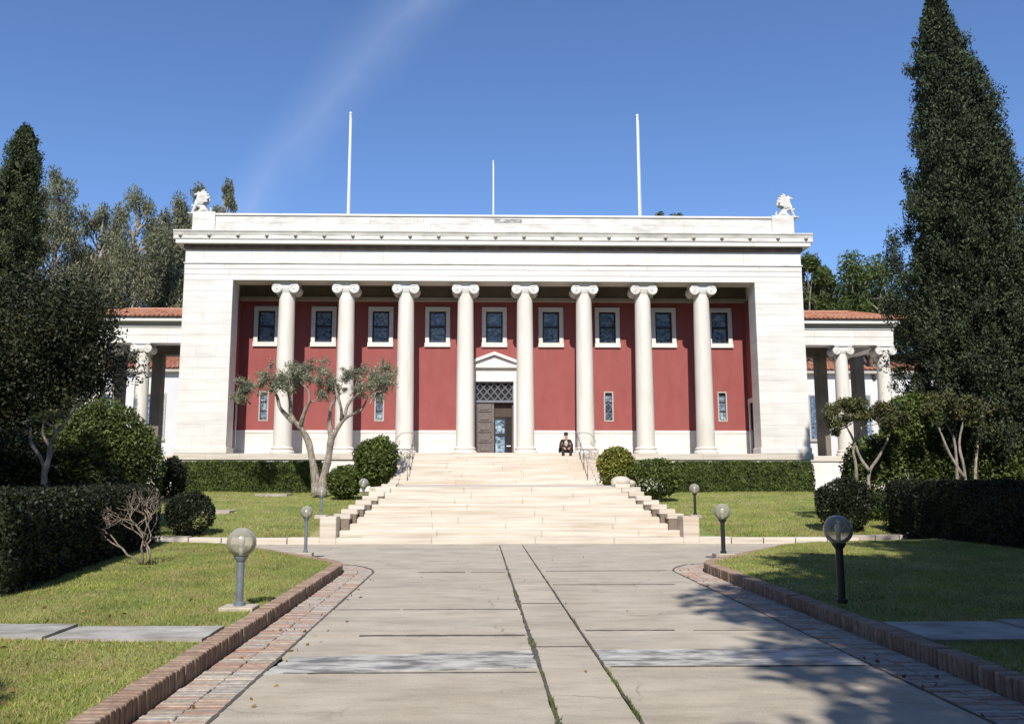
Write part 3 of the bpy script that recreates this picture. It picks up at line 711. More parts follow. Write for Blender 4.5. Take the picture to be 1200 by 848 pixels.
def leaded(x0, x1, z0, z1, y, parent, nx, nz, t=.018, mat='lattice'):
    m = MB()
    for i in range(nx):
        for j in range(nz):
            a_ = (x0+(x1-x0)*i/nx, z0+(z1-z0)*j/nz); b_ = (x0+(x1-x0)*(i+1)/nx, z0+(z1-z0)*(j+1)/nz)
            cx, cz = (a_[0]+b_[0])/2, (a_[1]+b_[1])/2
            for p, q in (((cx, a_[1]), (b_[0], cz)), ((b_[0], cz), (cx, b_[1])), ((cx, b_[1]), (a_[0], cz)), ((a_[0], cz), (cx, a_[1]))):
                m.tube([(p[0], y, p[1]), (q[0], y, q[1])], t*.5, 4)
    return m.build('lattice', mat, parent)
for i, wx in enumerate(wins):
    fr = MB(); F = .20
    fr.box(wx-HW-F, wx-HW, WY-.07, WY+.3, WZ0-.0, WZ1, .01); fr.box(wx+HW, wx+HW+F, WY-.07, WY+.3, WZ0, WZ1, .01)
    fr.box(wx-HW-F, wx+HW+F, WY-.072, WY+.3, WZ1, WZ1+F+.02, .01); fr.box(wx-HW-F-.02, wx+HW+F+.02, WY-.10, WY+.3, WZ0-.22, WZ0, .01)
    wf = fr.build('window', 'marble', lib)
    s = MB(); y0 = WY+.10; zm = (WZ0+WZ1)/2+.02
    s.box(wx-HW, wx-HW+.07, y0-.05, y0+.05, WZ0, WZ1); s.box(wx+HW-.07, wx+HW, y0-.05, y0+.05, WZ0, WZ1)
    s.box(wx-HW+.07, wx+HW-.07, y0-.05, y0+.05, WZ0, WZ0+.05); s.box(wx-HW+.07, wx+HW-.07, y0-.05, y0+.05, WZ1-.07, WZ1); s.box(wx-HW+.07, wx+HW-.07, y0-.055, y0+.055, zm-.045, zm+.045)
    s.build('sash', 'dark_metal', wf)
    MB().box(wx-HW+.07, wx+HW-.07, y0+.012, y0+.02, WZ0+.05, zm-.045).build('pane', 'pane', wf)
    MB().box(wx-HW+.07, wx+HW-.07, y0+.012, y0+.02, zm+.045, WZ1-.07).build('pane', 'pane', wf)
    leaded(wx-HW+.07, wx+HW-.07, WZ0+.05, zm-.045, y0-.005, wf, 3, 3); leaded(wx-HW+.07, wx+HW-.07, zm+.045, WZ1-.07, y0-.005, wf, 3, 3)
    MB().box(wx-HW, wx+HW, y0+.05, y0+.2, WZ0, WZ1).build('reveal', 'dark', wf)
for i in lower:
    wx = wins[i]; fr = MB(); F = .06
    fr.box(wx-LHW, wx-LHW+F, WY-.02, WY+.2, LZ0, LZ1); fr.box(wx+LHW-F, wx+LHW, WY-.02, WY+.2, LZ0, LZ1)
    fr.box(wx-LHW+F, wx+LHW-F, WY-.02, WY+.2, LZ0, LZ0+F); fr.box(wx-LHW+F, wx+LHW-F, WY-.02, WY+.2, LZ1-F, LZ1)
    wf = fr.build('narrow_window', 'shade_marble', lib)
    y0 = WY+.13
    for k in range(3):
        z0 = LZ0+F+k*(LZ1-LZ0-2*F)/3; z1 = LZ0+F+(k+1)*(LZ1-LZ0-2*F)/3
        MB().box(wx-LHW+F, wx+LHW-F, y0+.01, y0+.02, z0+.02, z1-.02).build('pane', 'pane', wf)
        MB().box(wx-LHW+F, wx+LHW-F, y0-.03, y0+.025, z1-.02, z1+.02 if k < 2 else z1).build('glazing_bar', 'dark_metal', wf)
        leaded(wx-LHW+F, wx+LHW-F, z0+.02, z1-.02, y0-.005, wf, 1, 1, .03)
    MB().box(wx-LHW, wx+LHW, y0+.03, y0+.2, LZ0, LZ1).build('reveal', 'dark', wf)
# door
dr = MB(); J = .24
dr.box(AX-DHW-J, AX-DHW, WY-.12, WY+.3, FL, DZ, .01); dr.box(AX+DHW, AX+DHW+J, WY-.12, WY+.3, FL, DZ, .01)
dr.box(AX-DHW-J, AX+DHW+J, WY-.125, WY+.3, DZ, DZ+.30, .01); dr.box(AX-DHW-J+.03, AX+DHW+J-.03, WY-.10, WY+.3, DZ+.30, DZ+.66, .01)
dr.box(AX-DHW-J-.14, AX+DHW+J+.14, WY-.26, WY+.3, DZ+.66, DZ+.80, .015)
ph_ = DHW+J+.14; zb = DZ+.80
dr.prismy([(AX-ph_, zb), (AX+ph_, zb), (AX, zb+.46)], WY-.13, WY+.3)
for sx in (-1, 1):
    dr.prismy([(AX+sx*(ph_+.06), zb), (AX+sx*(ph_+.06), zb+.14), (AX, zb+.66), (AX, zb+.5)], WY-.28, WY+.3)
door = dr.build('doorway', 'marble', lib)
LZ = 5.30; yd = WY+.12
t = MB(); t.box(AX-DHW, AX+DHW, yd+.02, yd+.05, LZ+.05, DZ); t.build('transom_panel', 'dark', door)
t = MB(); t.box(AX-DHW, AX+DHW, yd-.08, yd+.06, LZ-.06, LZ+.05); t.box(AX-DHW, AX-DHW+.05, yd-.06, yd+.02, LZ+.05, DZ); t.box(AX+DHW-.05, AX+DHW, yd-.06, yd+.02, LZ+.05, DZ); t.box(AX-DHW+.05, AX+DHW-.05, yd-.06, yd+.02, DZ-.06, DZ); t.build('transom_frame', 'grille', door)
leaded(AX-DHW+.05, AX+DHW-.05, LZ+.05, DZ-.06, yd-.02, door, 5, 2, .075, 'grille')
lf = MB(); lf.box(AX-DHW+.02, AX-.01, yd-.01, yd+.05, FL+.01, LZ-.06); leaf = lf.build('door_leaf', 'door', door)
for k in range(5):
    z0 = FL+.10+k*.495; m = MB()
    m.box(AX-DHW+.12, AX-.12, yd-.05, yd-.011, z0, z0+.40, .025); m.box(AX-DHW+.24, AX-.24, yd-.085, yd-.051, z0+.10, z0+.30, .02); m.build('door_panel', 'door', door)
m = MB()
for k in range(6):
    for xx in (AX-DHW+.07, AX-.06): m.ball((xx, yd-.02, FL+.07+k*.49), .028, 8, 6)
m.build('door_stud', 'grille', door)
lf = MB(); lf.box(AX+DHW-.07, AX+DHW-.02, yd+.06, yd+.9, FL+.01, LZ-.06); lf.build('door_leaf', 'door', door)
# what one sees through the open leaf: a lined vestibule with a glazed inner door
v_ = MB(); v_.box(AX-.02, AX+DHW, yd+.235, yd+.24, FL, LZ-.06); v_.build('vestibule', 'dark', door)
v_ = MB(); v_.box(AX+.02, AX+DHW-.08, yd+.20, yd+.232, LZ-.75, LZ-.07); v_.build('vestibule_panel', 'lining', door)
gd = MB(); gd.box(AX+.04, AX+.50, yd+.21, yd+.232, FL+.02, LZ-.85); gd.build('inner_door_glass', 'pane', door)
gd = MB(); gd.box(AX+.02, AX+.06, yd+.17, yd+.209, FL, LZ-.78); gd.box(AX+.5, AX+.56, yd+.17, yd+.209, FL, LZ-.78); gd.box(AX+.06, AX+.5, yd+.17, yd+.209, FL+.95, FL+1.05); gd.box(AX+.06, AX+.5, yd+.17, yd+.209, LZ-.86, LZ-.78); gd.build('inner_door_frame', 'dark_metal', door)
MB().box(AX+.60, AX+.80, yd+.16, yd+.2, FL+.42, FL+.47).build('notice', 'pole', door)

# columns
def spiral(mb, cx, cz, y, r0, hand, turns=2.1, t=.022):
    pts = []; n = 34
    for i in range(n):
        u = i/(n-1); a_ = math.pi/2-hand*0+hand*(-1)*u*turns*2*math.pi; r = r0*(1-u)**.8+.03
        pts.append((cx+r*math.cos(a_), y, cz+r*math.sin(a_)))
    mb.tube(pts, t, 5)
def make_column(cx, cy, z0, z1, rb, parent, vol=1.0, plinth=True):
    m = MB(); prof = []
    zs = z0+.30; zt = z1-.40*vol
    n = 14
    for i in range(n+1):
        u = i/n; r = rb*(1-.13*u**1.6)
        prof.append((r, zs+(zt-zs)*u))
    prof = [(rb*1.07, zs-.01), (rb*1.03, zs+.03)]+prof
    rt = prof[-1][0]; prof += [(rt*.97, zt+.05), (rt*.86, zt+.12), (rt*.66, zt+.19), (rt*.3, zt+.23)]
    col = m.lathe(cx, cy, prof, 40).build('column', 'column_marble', parent, smooth=True, auto=True)
    b = MB(); b.lathe(cx, cy, [(rb*1.30, z0+.005), (rb*1.34, z0+.05), (rb*1.34, z0+.10), (rb*1.26, z0+.14), (rb*1.14, z0+.16), (rb*1.13, z0+.20), (rb*1.2, z0+.22), (rb*1.2, z0+.27), (rb*1.08, z0+.295)], 40)
    b.build('base', 'column_marble', col, smooth=True, auto=True)
    c = MB(); V = .245*vol; dx = .395*vol; zc = z1-.07*vol-V-.02; hy = rb*1.02
    for sx in (-1, 1):
        c.lathe(cx+sx*dx, zc, [(V*.9, cy-hy-.03), (V, cy-hy), (V, cy-hy+.07), (V*.82, cy-hy+.12), (V*.72, cy), (V*.82, cy+hy-.12), (V, cy+hy-.07), (V, cy+hy), (V*.9, cy+hy+.03)], 24, axis='y')
    c.box(cx-dx, cx+dx, cy-hy+.015, cy+hy-.015, zc+.02*vol, z1-.075*vol)
    c.lathe(cx, cy, [(rt*.98, zc-.20*vol), (rt*1.12, zc-.10*vol), (rt*1.16, zc+.01)], 32)
    cap = c.build('capital', 'marble', col, smooth=True, auto=True)
    a_ = MB(); a_.box(cx-dx-V*.62, cx+dx+V*.62, cy-hy-.05, cy+hy+.05, z1-.075*vol, z1-.002, .02); a_.build('abacus', 'marble', col)
    for sx in (-1, 1):
        s = MB(); spiral(s, cx+sx*dx, zc, cy-hy-.035, V*.86, sx, t=.020*vol); s.ball((cx+sx*dx, cy-hy-.04, zc), .04*vol, 8, 6)
        s.build('volute_scroll', 'marble', col, smooth=True)
    return col
CYM = 38.62; cx0 = AX-3.5*BAY
c0 = make_column(cx0, CYM, FL, AR, .415, lib)
for i in range(1, 8): dup(c0, lib, (i*BAY, 0, 0))
# entablature
blocks(LX0, LX1, 38.0, 39.0, AR, AR+.26, 2.785, name='architrave_block', phase=.32)
blocks(LX0-.0, LX1+.0, 37.985, 39.0, AR+.26, AR+.52, 2.785, name='architrave_block', phase=.32)
blocks(LX0, LX1, 37.97, 39.0, AR+.52, AR+.76, 2.785, name='architrave_block', phase=.32)
MB().box(LX0-.04, LX1+.04, 37.93, 39.0, AR+.76, AR+.83, .012).build('architrave_moulding', 'cornice', lib)
blocks(LX0+.01, LX1-.01, 38.01, 39.0, AR+.83, 12.24, 2.1, name='frieze_block', phase=.6)
MB().box(LX0-.06, LX1+.06, 37.90, 39.0, 12.13, 12.32, .02).build('bed_moulding', 'brown_band', lib)
blocks(LX0-.36, LX1+.36, 37.68, 39.3, 12.32, 12.50, 2.68, name='corona_block', mat='marble')
g_ = MB()
SPC = 1.34
k = -11
pro = [(37.66, 12.502), (37.64, 12.55), (37.65, 12.68), (37.61, 12.82), (37.57, 12.88), (37.57, 12.93), (38.5, 12.93), (38.5, 12.502)]
xx = LX0-.46
while xx < LX1+.46-.1:
    e = xx+2.68
    if LX1+.46-e < 1.0: e = LX1+.46
    MB().prismx(pro, xx+.002, e-.002).build('gutter_block', 'cornice', lib); xx = e
for k in range(-11, 12):
    x = AX+k*SPC*.985
    m = MB(); m.ball((x, 37.60, 12.68), .065, 10, 8, (1, .9, 1.05)); m.ball((x, 37.55, 12.665), .036, 8, 6, (1, 1.2, .8))
    m.ball((x-.042, 37.60, 12.74), .018, 6, 4); m.ball((x+.042, 37.60, 12.74), .018, 6, 4)
    m.ball((x, 37.62, 12.68), .085, 10, 6, (1.15, .35, 1.15)); m.build('lion_head', 'shade_marble', lib, smooth=True)  # darker marble carries the shade beneath the heads
# side cornices
for side in (-1, 1):
    xs_ = sorted((AX+side*14.37, AX+side*14.78)); MB().box(xs_[0], xs_[1], 39.3, 60, 12.32, 12.93).build('side_cornice', 'cornice', lib)
    xs_ = sorted((AX+side*13.9, AX+side*14.37)); MB().box(xs_[0], xs_[1], WY+.3, 60, FL, 12.32).build('side_wall', 'marble', lib)
MB().box(LX0+.3, LX1-.3, 38.5, 60, 12.3, 12.95).build('roof_slab', 'concrete', lib)
# parapet
blocks(LX0+.28, LX1-.28, 38.12, 38.6, 12.93, 13.42, 2.3, 'cornice', 'parapet_block', .2)
blocks(LX0+.28, LX1-.28, 38.125, 38.6, 13.42, 13.78, 2.6, 'cornice', 'parapet_block', .7)
blocks(LX0+.24, LX1-.24, 38.07, 38.65, 13.78, 13.88, 2.6, 'marble', 'parapet_coping', .5)
for side in (-1, 1):
    xs_ = sorted((AX+side*13.1, AX+side*14.15)); MB().box(xs_[0], xs_[1], 38.03, 39.1, 12.94, 13.93, .015).build('corner_pedestal', 'cornice', lib)
MB().box(AX-.05, AX+1.25, 38.108, 38.2, 13.50, 13.68, .01).build('parapet_tablet', 'strip', lib)

# ------------------------------------------------------------------ winged griffins on the corners
def skinned(name, V, E, rad, mat, parent, sub=2, root=0):
    b = base_of(parent); me = bpy.data.meshes.new(name); me.from_pydata([tuple(Vector(v)-b) for v in V], E, [])
    o = link(name, me, mat, parent); md = o.modifiers.new('skin', 'SKIN'); md.use_smooth_shade = True
    for i, r_ in enumerate(rad): me.skin_vertices[0].data[i].radius = (r_, r_) if not isinstance(r_, tuple) else r_
    me.skin_vertices[0].data[root].use_root = True
    if sub: sb = o.modifiers.new('sub', 'SUBSURF'); sb.levels = sub; sb.render_levels = sub
    return o
def griffin(x, s, label):
    th_ = thing('griffin_statue', (x, 38.55, 13.93), label, 'statue', 'winged griffins on the parapet corners')
    B = Vector((x, 38.55, 13.93))
    def q(a_, b_, c_): return B+Vector((s*a_, b_, c_))
    V = [q(-.22, 0, .26), q(-.08, 0, .40), q(.08, 0, .55), q(.12, 0, .72), q(.08, 0, .92), q(.10, 0, 1.04), q(.22, 0, 1.02),
         q(.20, -.10, .42), q(.28, -.10, .22), q(.37, -.10, .05), q(.45, -.10, .04), q(.22, .10, .50), q(.36, .10, .46), q(.46, .10, .53),
         q(-.16, -.16, .20), q(.02, -.18, .10), q(.10, -.18, .05), q(-.16, .16, .20), q(.02, .18, .10), q(.10, .18, .05),
         q(-.42, 0, .10), q(-.52, 0, .22), q(-.46, 0, .36), q(.04, .06, 1.17), q(.04, -.06, 1.17)]
    E = [(0, 1), (1, 2), (2, 3), (3, 4), (4, 5), (5, 6), (2, 7), (7, 8), (8, 9), (9, 10), (2, 11), (11, 12), (12, 13), (0, 14), (14, 15), (15, 16), (0, 17), (17, 18), (18, 19), (0, 20), (20, 21), (21, 22), (5, 23), (5, 24)]
    rad = [.19, .16, .17, .13, .10, .105, .05, .08, .065, .05, .045, .08, .06, .045, .12, .07, .05, .12, .07, .05, .05, .035, .04, .03, .03]
    skinned('body', V, E, rad, 'cornice', th_, 2)
    for sy in (-1, 1):
        yw = sy*.17; prof_ = [(.10, .50), (.16, .66), (.10, .80), (.02, .98), (-.10, 1.14), (-.24, 1.20), (-.20, 1.10), (-.33, 1.10), (-.28, 1.0), (-.40, .96), (-.33, .87), (-.43, .78), (-.33, .70), (-.38, .60), (-.22, .58), (-.12, .46)]
        m = MB(); B2 = [q(a_, yw-.035, c_) for a_, c_ in prof_]+[q(a_, yw+.035, c_) for a_, c_ in prof_]; n_ = len(prof_)
        m.add(B2, [tuple(range(n_)), tuple(range(n_, 2*n_))]+[(i_, (i_+1) % n_, n_+(i_+1) % n_, n_+i_) for i_ in range(n_)])
        for (a0, c0_, a1, c1) in ((.08, .62, -.22, 1.16), (.06, .60, -.32, 1.06), (.04, .57, -.38, .93), (.02, .54, -.40, .78), (.0, .52, -.34, .62)):
            m.tube([q(a0, yw, c0_), q((a0+a1)/2+.02, yw, (c0_+c1)/2+.03), q(a1, yw, c1)], [.055, .062, .03], 6)
        m.build('wing', 'cornice', th_)
    MB().box(x-.5, x+.5, 38.3, 38.85, 13.932, 13.975, .01).build('plinth', 'marble', th_)
    m = MB(); m.tube([q(.22, 0, 1.02), q(.31, 0, 1.0), q(.34, 0, .92)], [.05, .035, .008], 6); m.build('beak', 'marble', th_, smooth=True)
griffin(at(235, 240, 38.55).x, -1, 'white marble winged griffin on the left parapet corner')
griffin(at(921, 240, 38.55).x, 1, 'white marble winged griffin on the right parapet corner')
# ------------------------------------------------------------------ flagpoles
for (px, pt, pb, Y, r_, lb) in ((409, 132, 252, 41, .068, 'tall white flagpole on the roof above the left columns'), (748, 135, 252, 41, .072, 'tall white flagpole on the roof above the right columns'), (578, 188, 252, 52, .045, 'thin short flagpole at the middle of the roof')):
    a_ = at(px, pt, Y); z1 = a_.z
    xb_ = at({409: 408, 748: 749.5, 578: 578}[px], 250, Y).x
    po = thing('flagpole', (xb_, Y, 12.95), lb, 'flagpole', 'flagpoles on the library roof')
    MB().lathe(xb_, Y, [(r_*1.15, 12.95), (r_*1.1, 14), (r_*.85, z1-.1)], 12).build('pole', 'pole', po, smooth=True, auto=True)
    MB().ball((xb_, Y, z1-.04), r_*1.15, 10, 8).build('finial', 'pole', po, smooth=True)
    MB().lathe(xb_, Y, [(r_*2.4, 12.952), (r_*2.4, 13.05), (r_*1.4, 13.12)], 12).build('base', 'pole', po)
    m = MB(); m.tube([(xb_+r_*1.2, Y-r_*.6, 13.6), (xb_+r_*1.25, Y-r_*.6, 15.5), (xb_+r_*.95, Y-r_*.5, z1-.3)], .008, 4); m.build('halyard', 'pole', po)

# ================================================================== SIDE COLONNADES
def wing(side):
    wd = 'left' if side < 0 else 'right'
    o = thing('side_colonnade', (AX+side*18, 42, 0), 'lower tiled %s colonnade joined to the library side' % wd, 'colonnade')
    def X(a_, b_): return sorted((AX+side*a_, AX+side*b_))
    FW = 2.70; T = 8.35; YF = 42.0; x_in, x_out = 14.42, 21.0
    a_, b_ = X(x_in, x_out+.3)
    MB().box(a_, b_, YF-.35, 49, .6, FW-.28).build('podium', 'marble', o); MB().box(a_, b_, YF-.42, 49, FW-.278, FW, .01).build('podium_cap', 'step', o)
    p = X(x_in, x_in+.25); MB().box(p[0], p[1], YF, YF+.7, FW+.002, T, .01).build('pilaster', 'marble', o)
    m = make_column(AX+side*(17.93 if side > 0 else 17.78), YF+.38, FW, T, .36, o, .86); dup(m, o, (side*2.2, 0, 0))
    for xx in (18.55, 20.65):
        p = X(xx-.27, xx+.27); MB().box(p[0], p[1], YF+4.2, YF+4.8, FW+.002, T, .02).build('rear_pillar', 'ceiling', o)  # rear pillars take the darkened brown, their shade is in the colour
    # entablature
    x_e = 20.6
    for (z0, z1, y0) in ((T, T+.42, YF), (T+.42, T+.8, YF-.015)):
        x = x_in
        while x < x_e-.05:
            e = min(x_e, x+2.05); p = X(x+.002, e-.002); MB().box(p[0], p[1], y0, YF+.8, z0+.001, z1-.001, .006).build('architrave_block', 'marble', o); x = e
    p = X(x_in, x_e); MB().box(p[0], p[1], YF-.06, YF+.8, T+.8, T+.87, .01).build('moulding', 'marble', o)
    MB().box(p[0], p[1], YF+.01, YF+.8, T+.87, 9.42, .006).build('frieze', 'step', o)
    p = X(x_in, x_e+.35); MB().box(p[0], p[1], YF-.32, YF+.9, 9.42, 9.62, .015).build('cornice', 'marble', o)
    # side and back beams, ceiling
    p = X(x_e-.75, x_e-.05); MB().box(p[0], p[1], YF+.8, YF+4.9, T+.002, 9.42).build('side_beam', 'marble', o)
    p = X(x_in, x_e-.76); MB().box(p[0], p[1], YF+4.2, YF+4.9, T+.002, 9.42).build('rear_beam', 'ceiling', o)
    MB().box(p[0], p[1], YF+.81, YF+4.19, T+.55, T+.7).build('ceiling', 'ceiling', o)
    # tiled roof
    roof_tiles(o, AX+side*x_in, AX+side*(x_e+.45), YF-.42, YF+2.6, 9.64, 10.55, side, 1.6)
def roof_tiles(o, xa, xb, y0, y1, z0, z1, side, hip=0.0, name='roof', pitch=.24):
    x0, x1 = sorted((xa, xb)); n = int((x1-x0)/pitch); rows = 7
    deck = MB()
    h0 = hip if side > 0 else 0; h1 = hip if side < 0 else 0
    deck.add([(x0, y0, z0), (x1, y0, z0), (x1-h0, y1, z1), (x0+h1, y1, z1), (x0, 2*y1-y0, z0), (x1, 2*y1-y0, z0)], [(0, 1, 2, 3), (3, 2, 5, 4), (0, 3, 4), (1, 5, 2), (0, 4, 5, 1)])
    rf = deck.build(name, 'tile', o)
    t = MB()
    for i in range(n+1):
        xc = x0+(i+.5)*(x1-x0)/(n+1)
        for r_ in range(rows):
            u0, u1 = r_/rows, (r_+1.12)/rows
            if side > 0 and xc > x1-h0*u0: continue
            if side < 0 and xc < x0+h1*u0: continue
            pts = []
            for u, lift in ((u0, .03), (min(u1, 1), .0)):
                y = y0-.04+(y1-y0)*u; z = z0+(z1-z0)*u+lift+random.uniform(0, .012)
                for k in range(6):
                    a_ = math.pi*k/5; pts.append((xc+.085*math.cos(a_), y, z+.085*math.sin(a_)))
            t.add(pts, [(k, k+1, k+7, k+6) for k in range(5)]+[(0, 1, 2, 3, 4, 5)])
    tag(t.build('tiles', 'tile', rf), kind='stuff')
    t = MB(); t.tube([(x0+h1, y1, z1+.03), (x1-h0, y1, z1+.03)], .11, 8)
    if hip:
        e = (x1, y0, z0+.05) if side > 0 else (x0, y0, z0+.05); s_ = (x1-h0, y1, z1+.03) if side > 0 else (x0+h1, y1, z1+.03); t.tube([s_, e], .10, 8)
    t.build('ridge', 'tile', rf)
wing(-1); wing(1)
# white houses with tiled roofs seen through and behind the colonnades
def rear_house(side):
    wd = 'left' if side < 0 else 'right'
    o = thing('rear_house', (AX+side*26, 56, 1), 'white house with tiled roof seen through the %s colonnade' % wd, 'house')
    x0, x1 = sorted((AX+side*15, AX+side*36))
    MB().box(x0, x1, 56, 66, 1.0, 8.6).build('wall', 'plaster', o)
    MB().box(x0-.3, x1+.3, 55.6, 66.4, 8.6, 8.85, .02).build('eave', 'shade_marble', o)
    roof_tiles(o, x0-.3, x1+.3, 55.5, 61, 8.87, 10.6, side, 0, 'roof', .3)
    for k in range(5):
        xw = AX+side*(22.2+3*k)
        w_ = MB(); w_.box(xw-.65, xw-.55, 55.93, 56.1, 4.2, 7.2); w_.box(xw+.55, xw+.65, 55.93, 56.1, 4.2, 7.2); w_.box(xw-.55, xw+.55, 55.93, 56.1, 7.1, 7.2); w_.box(xw-.7, xw+.7, 55.85, 56.1, 4.05, 4.2)
        f_ = w_.build('window', 'shade_marble', o); MB().box(xw-.55, xw+.55, 55.985, 55.995, 4.2, 7.1).build('pane', 'pane', f_)
        MB().box(xw-.03, xw+.03, 55.94, 55.984, 4.2, 7.1).build('mullion', 'pole', f_)
rear_house(-1); rear_house(1)

# ================================================================== LAMPS AND RAILINGS
def lamp(x, y, z, h, r_, post, label, plate=True):
    o = thing('globe_lamp', (x, y, z), label, 'lamp', 'globe lamps beside the drive and stairs')
    zc = z+h-r_
    k = r_/.165
    if plate: MB().box(x-.19*k, x+.19*k, y-.16*k, y+.16*k, z-.06, z+.035, .01).build('base_plate', 'concrete', o)
    m = MB(); m.lathe(x, y, [(.062*k, z+.03), (.062*k, z+.07), (.043*k, z+.085), (.043*k, zc-r_*1.25)], 16); m.build('post', post, o, smooth=True, auto=True)
    m = MB(); m.lathe(x, y, [(.046*k, zc-r_*1.3), (.052*k, zc-r_*1.25), (.078*k, zc-r_*1.02), (.082*k, zc-r_*.9), (.05*k, zc-r_*.84)], 16); m.build('collar', post, o, smooth=True, auto=True)
    m = MB(); m.lathe(x, y, [(.024*k, zc-r_*.84), (.026*k, zc-r_*.35)], 12); m.build('lamp_holder', 'bulb', o, smooth=True, auto=True)
    m = MB(); m.lathe(x, y, [(.02*k, zc-r_*.36), (.03*k, zc-r_*.2), (.042*k, zc+.02*k), (.036*k, zc+.05*k), (.012*k, zc+.075*k)], 14); m.build('bulb', 'bulb', o, smooth=True)
    m = MB(); m.ball((x, y, zc), r_, 32, 20); m.build('globe', 'globe', o, smooth=True)
    return o
def G(px, py, z):
    d = _ray(px, py); t = (z-EYE)/d.z; return d.x*t, d.y*t
x, y = G(280, 713, .14); lamp(x, y, .14, .90, .165, 'grey_post', 'grey post lamp with clear globe on the near left lawn')
x, y = G(364, 649, .13); lamp(x-.1, y, .13, .93, .125, 'grey_post', 'grey lamp at the rounded corner of the left brick kerb')
p = at(376, 603, 21.2); lamp(p.x, 21.22, .66, .72, .125, 'grey_post', 'small lamp on the left end block of the stairs')
p = at(815, 606, 21.2); lamp(p.x, 21.22, .66, .80, .125, 'shaded_post', 'small dark lamp on the right end block of the stairs')
p = at(426, 572, 26); lamp(p.x, 26, z_far(p.x, 26)+.0, 1.10, .15, 'grey_post', 'lamp standing in front of the bushes left of the stairs', False)
x, y = G(848, 650, .13); lamp(x, y, .13, .98, .16, 'shaded_post', 'dark lamp at the rounded end of the right brick kerb')
x, y = G(987, 709, .15); lamp(x, y, .15, 1.02, .165, 'shaded_post', 'dark lamp with smoky globe in the shade of the right lawn', False)
def railing(side):
    o = thing('handrail', (AX+side*3.7, 34, 1.35), 'iron handrail with scrolls at the %s edge of the upper stairs' % ('left' if side < 0 else 'right'), 'handrail')
    xr = AX+side*3.62; x2 = xr+side*.75
    m = MB(); m.tube([(xr, 33.75, 2.05), (xr, 33.85, 2.2), (xr, 37.3, 3.56)], .02, 8)
    m.tube([(xr, 37.3, 3.56), (xr+side*.25, 37.32, 3.62), (xr+side*.55, 37.34, 3.58), (x2, 37.36, 3.42), (x2+side*.1, 37.38, 3.2), (x2, 37.38, 3.04), (x2-side*.12, 37.38, 3.12), (x2-side*.08, 37.38, 3.24)], .02, 8)
    m.build('top_rail', 'rail', o, smooth=True)
    for k, (yy, zt) in enumerate(((33.85, 2.2), (35.0, 2.66), (36.2, 3.13), (37.3, 3.56))):
        zb_ = 1.35+max(0, math.floor((yy-33.6)/.4)+1)*.15
        MB().tube([(xr, yy, zb_), (xr, yy, zt)], .016, 8).build('post', 'rail', o, smooth=True)
    m = MB(); yy = 36.3
    for (cx_, cz_, r0, hd) in ((.25, 2.62, .16, 1), (.55, 2.62, .16, -1), (.25, 2.30, .16, -1), (.55, 2.30, .16, 1)):
        spiral(m, xr+side*cx_, cz_, yy, r0, hd, 1.5, .016)
    m.tube([(xr+side*.02, yy, 2.12), (xr+side*.8, yy, 2.12)], .02, 6); m.tube([(xr+side*.02, yy, 2.82), (xr+side*.8, yy, 2.82)], .02, 6)
    m.tube([(xr+side*.8, yy, 2.12), (xr+side*.8, yy, 2.82)], .02, 6); m.build('scrollwork', 'rail', o, smooth=True)
railing(-1); railing(1)
# pale carved stone by the right-hand shrubs
x = at(724, 571, 25).x
o = thing('stone_urn', (x, 24.4, 1.33), 'pale weathered stone block beside the yellow green bush', 'stone')
m = MB(); m.ball((x, 24.45, 1.50), .26, 14, 8, (1.15, .8, .62)); m.ball((x+.24, 24.5, 1.45), .16, 10, 8, (1.3, 1, .7)); m.ball((x-.17, 24.4, 1.44), .13, 10, 6); m.build('stone', 'step', o, smooth=True)

